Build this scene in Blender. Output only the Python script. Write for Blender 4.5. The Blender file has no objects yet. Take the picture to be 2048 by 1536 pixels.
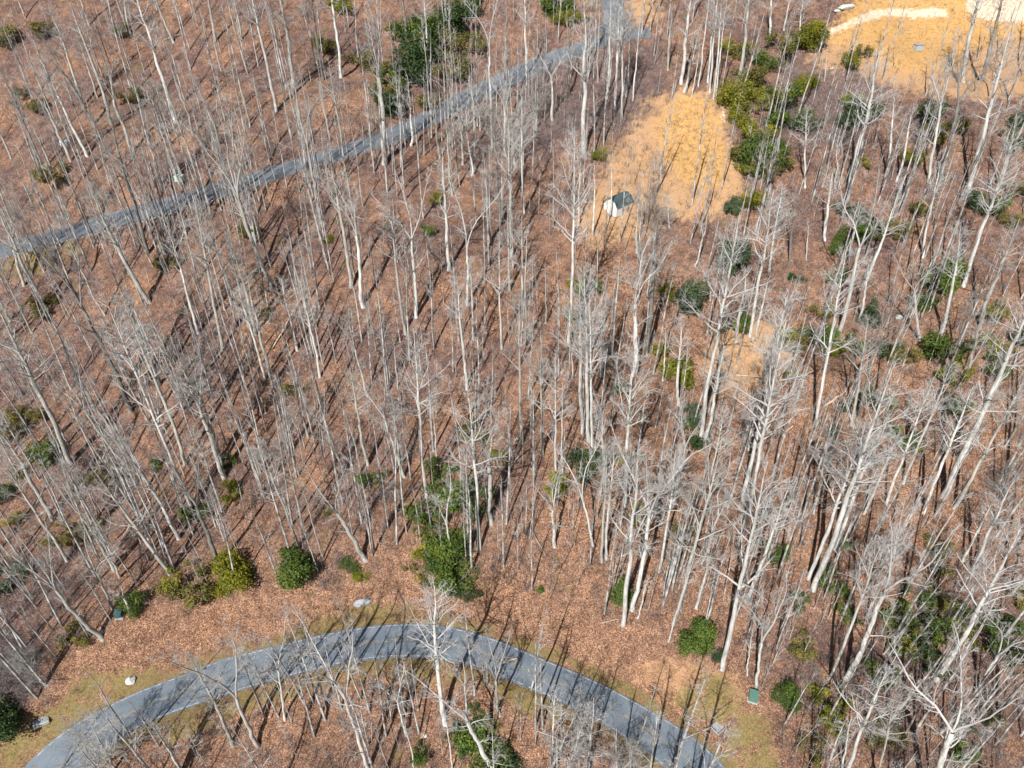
import bpy, math, random
import numpy as np
from mathutils import Vector, Matrix

# ------------------------------------------------------------------ camera, sky, sun, exposure
S = bpy.context.scene
COL = S.collection
PITCH = math.radians(37.4)            # drone camera, looking down at the hillside
FPX, CX, CY = 1400.0, 1024.0, 768.0
CAMZ = 120.0
cam_data = bpy.data.cameras.new('camera')
cam_data.sensor_width = 36.0
cam_data.lens = 36.0 * FPX / 2048.0
cam_data.clip_start = 0.5
cam_data.clip_end = 12000.0
cam = bpy.data.objects.new('camera', cam_data)
cam.location = (0, 0, CAMZ)
cam.rotation_euler = (math.radians(90) - PITCH, 0, 0)
COL.objects.link(cam)
S.camera = cam

SUN_EL = math.radians(45.0)
SUN_AZ = math.radians(23.0)           # the light travels forward and to the right of the view
LDIR = Vector((math.sin(SUN_AZ) * math.cos(SUN_EL), math.cos(SUN_AZ) * math.cos(SUN_EL), -math.sin(SUN_EL)))
world = bpy.data.worlds.new('World')
S.world = world
world.use_nodes = True
wn = world.node_tree
bg = wn.nodes['Background']
sky = wn.nodes.new('ShaderNodeTexSky')
sky.sky_type = 'NISHITA'
sky.sun_disc = False
sky.sun_elevation = SUN_EL
sky.sun_rotation = math.pi + SUN_AZ
wn.links.new(sky.outputs[0], bg.inputs[0])
bg.inputs[1].default_value = 0.05
sun_data = bpy.data.lights.new('sun', 'SUN')
sun_data.energy = 5.0
sun_data.angle = math.radians(0.5)
sun_data.color = (1.0, 0.972, 0.92)
sun = bpy.data.objects.new('sun', sun_data)
sun.rotation_euler = LDIR.to_track_quat('-Z', 'Y').to_euler()
sun.location = (-60, -120, 260)
COL.objects.link(sun)
S.view_settings.view_transform = 'Standard'
S.view_settings.look = 'None'
S.view_settings.gamma = 1.0
S.view_settings.use_curve_mapping = False
S.view_settings.exposure = 0.42
S.render.engine = 'CYCLES'
S.cycles.max_bounces = 5
S.cycles.diffuse_bounces = 1

rng = np.random.default_rng(7)
random.seed(7)

# ------------------------------------------------------------------ picture geometry
CAM = np.array([0.0, 0.0, CAMZ])
FWD = np.array([0.0, math.cos(PITCH), -math.sin(PITCH)])
UPV = np.array([0.0, math.sin(PITCH), math.cos(PITCH)])
RGT = np.array([1.0, 0.0, 0.0])


def rays(px):
    px = np.atleast_2d(np.asarray(px, float))
    d = FWD[None] * FPX + RGT[None] * (px[:, :1] - CX) + UPV[None] * (CY - px[:, 1:2])
    return d / np.linalg.norm(d, axis=1, keepdims=True)


def project(P):
    Q = np.asarray(P, float) - CAM
    z = Q @ FWD
    zz = np.where(z > 1, z, 1)
    u = CX + FPX * (Q @ RGT) / zz
    v = CY - FPX * (Q @ UPV) / zz
    return np.stack([u, v], -1), z


# ------------------------------------------------------------------ terrain
SLOPE = 0.44
Y0 = 120 * math.cos(PITCH)
Z0 = CAMZ - 120 * math.sin(PITCH)


def smin(x, a, w):          # x below a, a above
    return a - w * np.logaddexp(0, (a - x) / w)


_w = [(rng.uniform(0, 2 * math.pi), rng.uniform(0, 6.28), L, A) for L, A in
      ((95, 1.5), (70, 1.2), (48, .8), (36, .5), (23, .28), (15, .16), (9, .08), (6, .05))]


def base_h(x, y):
    # hillside profile: a steady slope that eases off far up and far down
    yy = np.where(y > 240, 240 + 260 * (1 - np.exp(-(y - 240) / 260)), y)
    yy = np.where(yy < -60, -60 - 200 * (1 - np.exp((yy + 60) / 200)), yy)
    h = Z0 + SLOPE * (yy - Y0)
    for a, p, L, A in _w:
        h = h + A * np.sin((x * math.cos(a) + y * math.sin(a)) * 2 * math.pi / L + p)
        h = h + 0.6 * A * np.sin((x * math.cos(a + 1.9) + y * math.sin(a + 1.9)) * 2 * math.pi / (L * .83) + p * 2)
    return h


BENCH = []                   # (centreline points, level half width, blend half width)


def dist_line(x, y, C):
    """distance to polyline C (n,3) and interpolated height"""
    best = np.full(x.shape, 1e9)
    hz = np.zeros(x.shape)
    for a, b in zip(C[:-1], C[1:]):
        dx, dy = b[0] - a[0], b[1] - a[1]
        L2 = dx * dx + dy * dy + 1e-9
        t = np.clip(((x - a[0]) * dx + (y - a[1]) * dy) / L2, 0, 1)
        d = np.hypot(x - a[0] - t * dx, y - a[1] - t * dy)
        m = d < best
        best = np.where(m, d, best)
        hz = np.where(m, a[2] + t * (b[2] - a[2]), hz)
    return best, hz


def height(x, y):
    x = np.asarray(x, float)
    y = np.asarray(y, float)
    h = base_h(x, y)
    for C, w0, w1, bb in BENCH:
        m = (x > bb[0]) & (x < bb[1]) & (y > bb[2]) & (y < bb[3])
        if not m.any():
            continue
        d, hz = dist_line(x[m], y[m], C)
        k = np.clip((d - w0) / (w1 - w0), 0, 1)
        k = k * k * (3 - 2 * k)
        hh = h[m]
        h = h.copy()
        h[m] = hz * (1 - k) + hh * k
    return h


def ground_at(px):
    d = rays(px)
    n = len(d)
    t = np.full(n, 40.0)
    prev = t.copy()
    done = np.zeros(n, bool)
    lo = t.copy()
    hi = np.full(n, 600.0)
    while t[0] < 600 and not done.all():
        P = CAM + d * t[:, None]
        below = P[:, 2] < height(P[:, 0], P[:, 1])
        new = below & ~done
        lo[new] = prev[new]
        hi[new] = t[new]
        done |= below
        prev = t.copy()
        t = t + 3.0
    for _ in range(16):
        mid = (lo + hi) / 2
        P = CAM + d * mid[:, None]
        below = P[:, 2] < height(P[:, 0], P[:, 1])
        hi = np.where(below, mid, hi)
        lo = np.where(below, lo, mid)
    P = CAM + d * hi[:, None]
    P[:, 2] = height(P[:, 0], P[:, 1])
    return P


def resample(pl, n):
    pl = np.asarray(pl, float)
    # centripetal smoothing through repeated corner cutting
    for _ in range(2):
        q = [pl[0]]
        for a, b in zip(pl[:-1], pl[1:]):
            q += [a * .75 + b * .25, a * .25 + b * .75]
        q.append(pl[-1])
        pl = np.array(q)
    s = np.r_[0, np.cumsum(np.linalg.norm(np.diff(pl, axis=0), axis=1))]
    t = np.linspace(0, s[-1], n)
    return np.stack([np.interp(t, s, pl[:, i]) for i in range(pl.shape[1])], 1)


LOW_UP = [(-60, 1680), (-10, 1600), (46, 1535), (101, 1483), (149, 1448), (210, 1414), (282, 1380), (347, 1356), (437, 1320), (533, 1296),
          (601, 1279), (689, 1259), (762, 1249), (835, 1246), (907, 1254), (960, 1268), (1010, 1285), (1056, 1305), (1107, 1326),
          (1193, 1362), (1278, 1407), (1363, 1457), (1420, 1501), (1451, 1536), (1500, 1595), (1560, 1680)]
LOW_DN = [(75, 1720), (120, 1630), (165, 1560), (202, 1520), (232, 1487), (262, 1463), (308, 1441), (359, 1421), (444, 1393), (513, 1371), (600, 1348), (673, 1330),
          (738, 1319), (794, 1314), (875, 1317), (926, 1327), (985, 1346), (1039, 1370), (1124, 1405), (1176, 1431), (1218, 1454), (1266, 1487),
          (1306, 1515), (1340, 1545), (1380, 1610), (1420, 1700)]
UPP_UP = [(-90, 503), (-40, 497), (0, 487), (95, 464), (175, 439), (250, 417), (325, 399), (403, 374), (492, 349), (562, 327), (637, 305),
          (727, 277), (775, 257), (850, 224), (887, 201), (937, 176), (1000, 146), (1056, 121), (1107, 100), (1160, 85), (1196, 70), (1208, 45), (1203, 0), (1203, -30)]
UPP_DN = [(-90, 540), (-40, 530), (0, 519), (75, 498), (140, 481), (225, 461), (310, 438), (375, 417), (460, 393), (520, 372), (580, 350),
          (660, 326), (735, 304), (800, 284), (867, 250), (922, 226), (966, 203), (1022, 180), (1066, 158), (1117, 135), (1196, 111), (1240, 92), (1262, 55), (1243, 0), (1240, -30)]


def road_lines(up, dn, n):
    A, B = resample(up, n), resample(dn, n)
    return ground_at(A), ground_at(B)


road_low = road_upp = None
for _it in range(2):
    a, b = road_lines(LOW_UP, LOW_DN, 70)
    c, d_ = road_lines(UPP_UP, UPP_DN, 70)
    BENCH.clear()
    for p, q, w0, w1 in ((a, b, 4.2, 9.5), (c, d_, 3.2, 8.0)):
        m = (p + q) / 2
        m[:, 2] = base_h(m[:, 0], m[:, 1])
        z = m[:, 2].copy()
        for _ in range(10):
            z[1:-1] = (z[:-2] + z[1:-1] * 2 + z[2:]) / 4
        m[:, 2] = z
        m = m[::2]
        BENCH.append((m, w0, w1, (m[:, 0].min() - w1, m[:, 0].max() + w1, m[:, 1].min() - w1, m[:, 1].max() + w1)))
LOWA, LOWB = road_lines(LOW_UP, LOW_DN, 150)
UPPA, UPPB = road_lines(UPP_UP, UPP_DN, 150)
print('road widths', np.linalg.norm(LOWA - LOWB, axis=1)[::15].round(1), np.linalg.norm(UPPA - UPPB, axis=1)[::15].round(1))


def inside(px, poly):
    x, y = px[:, 0], px[:, 1]
    r = np.zeros(len(x), bool)
    n = len(poly)
    for i in range(n):
        x1, y1 = poly[i]
        x2, y2 = poly[(i + 1) % n]
        c = ((y1 > y) != (y2 > y)) & (x < (x2 - x1) * (y - y1) / (y2 - y1 + 1e-9) + x1)
        r ^= c
    return r


_nz = np.random.default_rng(3)


def soft(px, poly, sig, k=7):
    m = np.zeros(len(px))
    g = np.random.default_rng(11)
    for _ in range(k):
        m += inside(px + g.normal(0, sig, px.shape), poly)
    return m / k


STRAW = [[(1318, 225), (1350, 195), (1425, 205), (1440, 240), (1440, 290), (1462, 340), (1440, 372), (1400, 378), (1362, 360), (1335, 325), (1312, 280)],
         [(1632, 95), (1700, 10), (1760, -30), (2070, -30), (2070, 70), (1930, 95), (1900, 140), (1840, 150), (1770, 130), (1715, 90)]]
TANISH = [[(1230, 300), (1290, 190), (1430, 170), (1480, 330), (1500, 400), (1420, 440), (1290, 430), (1210, 480), (1170, 420)],
          [(1600, 150), (1640, 60), (1760, 60), (1900, 120), (2060, 60), (2060, 200), (1830, 190), (1780, 170), (1700, 140)],
          [(1230, 0), (1330, -20), (1330, 30), (1290, 60), (1262, 40)],
          [(1440, 640), (1560, 640), (1590, 690), (1540, 790), (1440, 800), (1400, 730)],
          [(1300, 1290), (1420, 1300), (1480, 1340), (1520, 1400), (1440, 1470), (1330, 1420), (1230, 1350)],
          [(1180, 380), (1300, 380), (1330, 470), (1180, 500), (1140, 430)]]
PALE = [[(1645, 66), (1700, 40), (1755, 18), (1890, 16), (1900, 34), (1830, 36), (1770, 32), (1710, 50), (1655, 72)],
        [(1935, 0), (2060, -10), (2060, 48), (1970, 40), (1930, 22)],
        [(1440, 200), (1452, 230), (1450, 262), (1440, 240)]]
GRASS = [[(-10, 1480), (60, 1430), (140, 1400), (120, 1360), (170, 1340), (330, 1330), (360, 1345), (280, 1380), (160, 1440), (60, 1530), (-10, 1560)],
         [(300, 1450), (440, 1400), (600, 1355), (740, 1328), (930, 1338), (960, 1365), (900, 1372), (740, 1360), (560, 1400), (420, 1460), (330, 1500)],
         [(990, 1370), (1060, 1382), (1200, 1450), (1180, 1470), (1060, 1440), (1000, 1410)],
         [(1440, 1500), (1470, 1420), (1530, 1420), (1550, 1480), (1560, 1560), (1470, 1570)],
         [(560, 1290), (620, 1240), (760, 1200), (840, 1210), (860, 1240), (700, 1255), (600, 1280)],
         [(1330, 1390), (1420, 1340), (1500, 1390), (1450, 1450), (1390, 1450)],
         [(150, 520), (200, 470), (130, 480), (0, 520), (0, 560), (80, 550)],
         [(1190, 290), (1225, 280), (1215, 320), (1190, 325)]]
WARM = [[(960, 480), (1300, 470), (1600, 640), (2100, 560), (2100, 1100), (1600, 1250), (1000, 1250), (1050, 850)]]
BROWN = [[(1080, 120), (1180, 130), (1180, 250), (1100, 330), (1020, 300), (1050, 200)],
         [(1160, 130), (1320, 90), (1330, 180), (1270, 270), (1180, 270)],
         [(-20, 1270), (80, 1270), (80, 1380), (20, 1430), (-20, 1430)],
         [(1560, 120), (1720, 130), (1780, 200), (1700, 300), (1560, 260)]]

# ------------------------------------------------------------------ mesh helpers


def mk_mesh(name, V, F, mats, smooth=False, matidx=None):
    V = np.asarray(V, np.float32)
    F = np.asarray(F, np.int32)
    me = bpy.data.meshes.new(name)
    k = F.shape[1]
    me.vertices.add(len(V))
    me.vertices.foreach_set('co', V.ravel())
    me.loops.add(F.size)
    me.loops.foreach_set('vertex_index', F.ravel())
    me.polygons.add(len(F))
    me.polygons.foreach_set('loop_start', np.arange(0, F.size, k, dtype=np.int32))
    me.polygons.foreach_set('loop_total', np.full(len(F), k, np.int32))
    if smooth:
        me.polygons.foreach_set('use_smooth', np.ones(len(F), bool))
    for m in (mats if isinstance(mats, (list, tuple)) else [mats]):
        me.materials.append(m)
    if matidx is not None:
        me.polygons.foreach_set('material_index', np.asarray(matidx, np.int32))
    me.update()
    me.validate()
    return me


def obj(name, me, parent=None, **props):
    o = bpy.data.objects.new(name, me)
    COL.objects.link(o)
    if parent is not None:
        o.parent = parent
    for k, v in props.items():
        o[k] = v
    return o


def tubes(P, R, ns, cap=False):
    """P (N,k,3), R (N,k) -> verts, triangles. A zero last radius gives a pointed end."""
    N, k, _ = P.shape
    ax = P[:, -1] - P[:, 0]
    ax /= np.linalg.norm(ax, axis=1, keepdims=True) + 1e-9
    ref = np.where(np.abs(ax[:, 2:3]) > .9, np.array([[1.0, 0, 0]]), np.array([[0, 0, 1.0]]))
    u = np.cross(ax, ref)
    u /= np.linalg.norm(u, axis=1, keepdims=True) + 1e-9
    w = np.cross(ax, u)
    th = np.arange(ns) * 2 * math.pi / ns
    ring = u[:, None] * np.cos(th)[None, :, None] + w[:, None] * np.sin(th)[None, :, None]
    V = P[:, :, None] + ring[:, None] * R[:, :, None, None]
    V = V.reshape(-1, 3)
    a = np.arange(ns)
    b = (a + 1) % ns
    F = []
    for s in range(k - 1):
        lo, hi = s * ns, (s + 1) * ns
        if s < k - 2 or cap is None or True:
            F.append(np.stack([lo + a, lo + b, hi + b], 1))
            if not (s == k - 2 and cap == 'point'):
                F.append(np.stack([lo + a, hi + b, hi + a], 1))
    F = np.concatenate(F)
    F = (F[None] + (np.arange(N) * k * ns)[:, None, None]).reshape(-1, 3)
    return V, F


def cones(P0, P1, r):
    """cheap closed twigs: three-sided points, 3 triangles each"""
    N = len(P0)
    ax = P1 - P0
    ax = ax / (np.linalg.norm(ax, axis=1, keepdims=True) + 1e-9)
    ref = np.where(np.abs(ax[:, 2:3]) > .9, np.array([[1.0, 0, 0]]), np.array([[0, 0, 1.0]]))
    u = np.cross(ax, ref)
    u /= np.linalg.norm(u, axis=1, keepdims=True) + 1e-9
    w = np.cross(ax, u)
    r = np.broadcast_to(np.asarray(r, float), (N,))[:, None]
    c = [P0 + r * (u * math.cos(t) + w * math.sin(t)) for t in (0, 2.094, 4.189)]
    V = np.stack(c + [P1], 1).reshape(-1, 3)
    F = np.array([[0, 1, 3], [1, 2, 3], [2, 0, 3]])
    F = (F[None] + (np.arange(N) * 4)[:, None, None]).reshape(-1, 3)
    return V, F


def join(parts):
    V, F, o = [], [], 0
    for v, f in parts:
        V.append(v)
        F.append(f + o)
        o += len(v)
    return np.concatenate(V), np.concatenate(F)


# ------------------------------------------------------------------ materials
def new_mat(name, rough=0.85, spec=0.2):
    m = bpy.data.materials.new(name)
    m.use_nodes = True
    nt = m.node_tree
    b = nt.nodes['Principled BSDF']
    b.inputs['Roughness'].default_value = rough
    b.inputs['Specular IOR Level'].default_value = spec
    return m, nt, b


def node(nt, t, **kw):
    n = nt.nodes.new(t)
    for k, v in kw.items():
        setattr(n, k, v)
    return n


def ramp(nt, fac, stops, interp='LINEAR'):
    r = node(nt, 'ShaderNodeValToRGB')
    r.color_ramp.interpolation = interp
    els = r.color_ramp.elements
    while len(els) < len(stops):
        els.new(0.5)
    for e, (p, c) in zip(els, stops):
        e.position = p
        e.color = (*c, 1) if len(c) == 3 else c
    nt.links.new(fac, r.inputs[0])
    return r.outputs[0]


def noise(nt, vec, scale, detail=4, rough=0.6, out=0):
    n = node(nt, 'ShaderNodeTexNoise')
    n.inputs['Scale'].default_value = scale
    n.inputs['Detail'].default_value = detail
    n.inputs['Roughness'].default_value = rough
    nt.links.new(vec, n.inputs['Vector'])
    return n.outputs[out]


def mix(nt, fac, a, b, mode='MIX'):
    m = node(nt, 'ShaderNodeMix', data_type='RGBA', blend_type=mode)
    for s, v in ((m.inputs[0], fac), (m.inputs[6], a), (m.inputs[7], b)):
        if hasattr(v, 'is_output') or isinstance(v, bpy.types.NodeSocket):
            nt.links.new(v, s)
        elif isinstance(v, (int, float)):
            s.default_value = v
        else:
            s.default_value = (*v, 1)
    return m.outputs[2]


def bump(nt, b, h, strength, dist):
    n = node(nt, 'ShaderNodeBump')
    n.inputs['Strength'].default_value = strength
    n.inputs['Distance'].default_value = dist
    nt.links.new(h, n.inputs['Height'])
    nt.links.new(n.outputs[0], b.inputs['Normal'])


def rough_edge(nt, fac, pos, top=1.0):
    """a soft mask torn into patches where it is between 0 and 1"""
    n = noise(nt, pos, .8, 7, .75)
    a = node(nt, 'ShaderNodeMath', operation='ADD')
    nt.links.new(fac, a.inputs[0])
    nt.links.new(n, a.inputs[1])
    m = node(nt, 'ShaderNodeMapRange')
    m.inputs['From Min'].default_value = .82
    m.inputs['From Max'].default_value = 1.18
    m.inputs['To Max'].default_value = top
    nt.links.new(a.outputs[0], m.inputs[0])
    return m.outputs[0]


def ground_material():
    m, nt, b = new_mat('forest_floor', 0.95, 0.1)
    geo = node(nt, 'ShaderNodeNewGeometry')
    pos = geo.outputs['Position']
    at = node(nt, 'ShaderNodeAttribute', attribute_name='zone')
    sep = node(nt, 'ShaderNodeSeparateColor')
    nt.links.new(at.outputs['Color'], sep.inputs[0])
    at2 = node(nt, 'ShaderNodeAttribute', attribute_name='zone2')
    sep2 = node(nt, 'ShaderNodeSeparateColor')
    nt.links.new(at2.outputs['Color'], sep2.inputs[0])
    # leaf litter, single leaves as voronoi cells
    v1 = node(nt, 'ShaderNodeTexVoronoi')
    v1.inputs['Scale'].default_value = 10.5
    v1.inputs['Randomness'].default_value = 1
    nt.links.new(pos, v1.inputs['Vector'])
    s1 = node(nt, 'ShaderNodeSeparateColor')
    nt.links.new(v1.outputs['Color'], s1.inputs[0])
    leaf = ramp(nt, s1.outputs[0], [(0, (.085, .04, .028)), (.3, (.20, .105, .064)), (.58, (.33, .175, .105)), (.8, (.46, .265, .165)), (1, (.66, .46, .32))])
    mauve = ramp(nt, s1.outputs[1], [(0, (.05, .030, .030)), (.4, (.13, .077, .066)), (.75, (.225, .138, .115)), (1, (.40, .30, .26))])
    patch = noise(nt, pos, 0.085, 8, .72)
    pf = ramp(nt, patch, [(.36, (0, 0, 0)), (.58, (1, 1, 1))])
    lit = mix(nt, pf, leaf, mauve)
    lit = mix(nt, sep2.outputs[0], lit, leaf)         # orange litter zone
    p2 = ramp(nt, noise(nt, pos, 0.55, 9, .78), [(.34, (.38, .37, .38)), (.66, (1.4, 1.36, 1.3))])
    lit = mix(nt, 0.85, lit, p2, 'MULTIPLY')
    # dark speckles for dead twigs and debris
    dk = ramp(nt, noise(nt, pos, 2.3, 7, .85), [(.36, (.34, .33, .36)), (.50, (1, 1, 1))])
    lit = mix(nt, .8, lit, dk, 'MULTIPLY')
    # moss flecks
    ms = ramp(nt, noise(nt, pos, 0.23, 5, .6), [(.63, (0, 0, 0)), (.72, (1, 1, 1))])
    msk = mix(nt, 1.0, ms, (.45, .45, .45), 'MULTIPLY')
    lit = mix(nt, msk, lit, (.13, .12, .035))
    # brown thicket floor
    lit = mix(nt, sep2.outputs[1], lit, mauve)
    # tan
    tanc = ramp(nt, noise(nt, pos, 5.0, 5, .75), [(.3, (.34, .18, .09)), (.5, (.55, .33, .17)), (.7, (.70, .47, .27))])
    c = mix(nt, rough_edge(nt, sep2.outputs[2], pos, .75), lit, tanc)
    gr = ramp(nt, noise(nt, pos, 3.2, 6, .8), [(.28, (.10, .08, .03)), (.45, (.20, .155, .065)), (.58, (.29, .215, .10)), (.74, (.42, .27, .14))])
    gfac = node(nt, 'ShaderNodeMath', operation='MULTIPLY')
    gn = ramp(nt, noise(nt, pos, .5, 5, .7), [(.3, (.25, .25, .25)), (.55, (1, 1, 1))])
    nt.links.new(mix(nt, 1.0, sep.outputs[1], (.8, .8, .8), 'MULTIPLY'), gfac.inputs[0])
    nt.links.new(gn, gfac.inputs[1])
    c = mix(nt, rough_edge(nt, gfac.outputs[0], pos), c, gr)
    st = ramp(nt, noise(nt, pos, 3.6, 6, .8), [(.28, (.26, .13, .05)), (.42, (.46, .25, .09)), (.56, (.62, .37, .14)), (.72, (.74, .53, .30))])
    c = mix(nt, rough_edge(nt, sep.outputs[0], pos), c, st)
    pl = ramp(nt, noise(nt, pos, 1.6, 6, .7), [(.3, (.50, .35, .23)), (.6, (.76, .62, .47))])
    c = mix(nt, rough_edge(nt, sep.outputs[2], pos), c, pl)
    nt.links.new(c, b.inputs['Base Color'])
    h = noise(nt, pos, 7.0, 6, .8)
    bump(nt, b, h, 0.9, 0.16)
    return m


def asphalt_material(name, a, bcol, cracks=True):
    m, nt, b = new_mat(name, 0.9, 0.25)
    pos = node(nt, 'ShaderNodeNewGeometry').outputs['Position']
    n1 = noise(nt, pos, 0.35, 5, .6)
    c = ramp(nt, n1, [(.3, a), (.7, bcol)])
    n2 = ramp(nt, noise(nt, pos, 9, 5, .8), [(.3, (.78, .78, .78)), (.7, (1.2, 1.2, 1.2))])
    c = mix(nt, 1.0, c, n2, 'MULTIPLY')
    v = node(nt, 'ShaderNodeTexVoronoi', feature='DISTANCE_TO_EDGE')
    v.inputs['Scale'].default_value = .33
    wv = node(nt, 'ShaderNodeVectorMath', operation='ADD')
    nt.links.new(pos, wv.inputs[0])
    nn = node(nt, 'ShaderNodeTexNoise')
    nn.inputs['Scale'].default_value = 1.3
    nn.inputs['Detail'].default_value = 4
    nt.links.new(pos, nn.inputs['Vector'])
    nt.links.new(nn.outputs['Color'], wv.inputs[1])
    nt.links.new(wv.outputs[0], v.inputs['Vector'])
    cr = ramp(nt, v.outputs['Distance'], [(0, (.5, .5, .5)), (.02, (1, 1, 1))])
    c = mix(nt, .3 if cracks else .15, c, cr, 'MULTIPLY')
    lv = ramp(nt, noise(nt, pos, 2.6, 6, .85), [(.58, (0, 0, 0)), (.66, (1, 1, 1))])
    c = mix(nt, mix(nt, 1.0, lv, (.5, .5, .5), 'MULTIPLY'), c, (.25, .17, .12))
    nt.links.new(c, b.inputs['Base Color'])
    bump(nt, b, noise(nt, pos, 25, 4, .7), .3, .02)
    return m


def paint_material(name, col, wear):
    m, nt, b = new_mat(name, 0.7, 0.3)
    pos = node(nt, 'ShaderNodeNewGeometry').outputs['Position']
    f = ramp(nt, noise(nt, pos, 2.2, 6, .8), [(wear - .06, (0, 0, 0)), (wear + .06, (1, 1, 1))])
    c = mix(nt, f, (.14, .165, .19), col)
    nt.links.new(c, b.inputs['Base Color'])
    return m


def bark_material():
    m, nt, b = new_mat('bark', 0.9, 0.15)
    oi = node(nt, 'ShaderNodeObjectInfo')
    tc = node(nt, 'ShaderNodeTexCoord')
    mp = node(nt, 'ShaderNodeMapping')
    mp.inputs['Scale'].default_value = (3.2, 3.2, 0.45)
    nt.links.new(tc.outputs['Object'], mp.inputs[0])
    n1 = noise(nt, mp.outputs[0], 1.0, 6, .7)
    f = ramp(nt, n1, [(.32, (.42, .40, .38)), (.5, (.95, .95, .95)), (.66, (1.28, 1.28, 1.24))])
    c = mix(nt, 1.0, oi.outputs['Color'], f, 'MULTIPLY')
    n2 = ramp(nt, noise(nt, tc.outputs['Object'], .55, 4, .6), [(.5, (0, 0, 0)), (.62, (1, 1, 1))])
    k = mix(nt, 1.0, n2, (.4, .4, .4), 'MULTIPLY')
    c = mix(nt, k, c, (.34, .38, .28))                # lichen patches
    n3 = ramp(nt, noise(nt, mp.outputs[0], 2.6, 5, .8), [(.60, (0, 0, 0)), (.68, (1, 1, 1))])
    c = mix(nt, mix(nt, 1.0, n3, (.55, .55, .55), 'MULTIPLY'), c, (.09, .075, .065))
    nt.links.new(c, b.inputs['Base Color'])
    bump(nt, b, n1, .5, .05)
    return m


def twig_material(name, c0, c1, obj_color=False, scale=.45):
    m, nt, b = new_mat(name, 0.85, 0.15)
    pos = node(nt, 'ShaderNodeNewGeometry').outputs['Position']
    n = noise(nt, pos, scale, 4, .7)
    c = ramp(nt, n, [(.38, c0), (.62, c1)])
    if obj_color:
        oi = node(nt, 'ShaderNodeObjectInfo')
        c = mix(nt, .55, c, oi.outputs['Color'])
    nt.links.new(c, b.inputs['Base Color'])
    return m


def leaf_material():
    m, nt, b = new_mat('evergreen_leaves', 0.6, 0.25)
    oi = node(nt, 'ShaderNodeObjectInfo')
    at = node(nt, 'ShaderNodeAttribute', attribute_name='leaf_tone')
    c = ramp(nt, at.outputs['Fac'], [(0, (.35, .4, .45)), (.45, (.9, .9, .85)), (.85, (1.7, 1.5, 1.0)), (1, (2.8, 2.0, 1.3))])
    c = mix(nt, 1.0, oi.outputs['Color'], c, 'MULTIPLY')
    nt.links.new(c, b.inputs['Base Color'])
    tr = node(nt, 'ShaderNodeBsdfTranslucent')
    nt.links.new(c, tr.inputs[0])
    ms = node(nt, 'ShaderNodeMixShader')
    ms.inputs[0].default_value = .22
    nt.links.new(b.outputs[0], ms.inputs[1])
    nt.links.new(tr.outputs[0], ms.inputs[2])
    nt.links.new(ms.outputs[0], nt.nodes['Material Output'].inputs[0])
    return m


def plain(name, col, rough=.7, spec=.3, var=.25, scale=3.0):
    m, nt, b = new_mat(name, rough, spec)
    tc = node(nt, 'ShaderNodeTexCoord')
    f = ramp(nt, noise(nt, tc.outputs['Object'], scale, 5, .7), [(.3, (1 - var,) * 3), (.7, (1 + var * .6,) * 3)])
    nt.links.new(mix(nt, 1.0, col, f, 'MULTIPLY'), b.inputs['Base Color'])
    return m


M_GROUND = ground_material()
M_ROAD = asphalt_material('worn_asphalt', (.115, .145, .18), (.19, .22, .255))
M_LANE = asphalt_material('grey_lane_asphalt', (.10, .115, .135), (.18, .195, .22), False)
M_WHITE = paint_material('white_road_paint', (.56, .59, .62), .50)
M_YELLOW = paint_material('faded_yellow_road_paint', (.42, .31, .12), .52)
M_BARK = bark_material()
M_TWIG = twig_material('twigs', (.27, .255, .25), (.42, .40, .385), True)
M_BRUSH = twig_material('brush_twigs', (.05, .038, .040), (.29, .25, .245), scale=1.1)
M_POLE = twig_material('sapling_bark', (.15, .14, .135), (.58, .565, .54), scale=.7)
M_LEAF = leaf_material()
M_STRAWG = twig_material('straw_blades', (.26, .15, .07), (.62, .42, .22), scale=.7)
M_GRASSG = twig_material('grass_blades', (.20, .17, .045), (.40, .30, .11))
M_ROCK = plain('grey_rock', (.34, .36, .37), .9, .2, .35, 2.0)
M_ROCKL = plain('pale_rock', (.62, .62, .60), .9, .2, .3, 2.0)
M_LOG = plain('bare_wood', (.62, .45, .34), .85, .2, .3, 2.0)
M_LOGD = plain('old_wood', (.36, .31, .27), .85, .2, .35, 2.0)
M_SHINGLE = plain('teal_shingle', (.075, .11, .115), .9, .2, .4, 3.0)
M_SIDING = plain('white_siding', (.80, .80, .77), .6, .3, .06, 1.0)
M_TRIM = plain('white_trim', (.78, .79, .78), .5, .3, .05, 1.0)
M_DARK = plain('dark_opening', (.03, .03, .035), .7, .2, .2, 2.0)
M_GBOX = plain('green_enamel', (.10, .21, .17), .45, .4, .15, 2.0)
M_GBOXP = plain('pale_green_enamel', (.50, .64, .56), .45, .4, .08, 2.0)
M_CONC = plain('concrete', (.42, .43, .41), .9, .2, .2, 4.0)
M_DBOX = plain('dark_teal_enamel', (.06, .11, .12), .5, .4, .2, 2.0)

# ------------------------------------------------------------------ ground


def axis(lo, hi, step, far_lo, far_hi):
    core = np.arange(lo, hi + .01, step)
    out, s, v = [], step, hi
    while v < far_hi:
        s *= 1.33
        v += s
        out.append(v)
    neg, s, v = [], step, lo
    while v > far_lo:
        s *= 1.33
        v -= s
        neg.append(v)
    return np.r_[neg[::-1], core, out]


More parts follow.
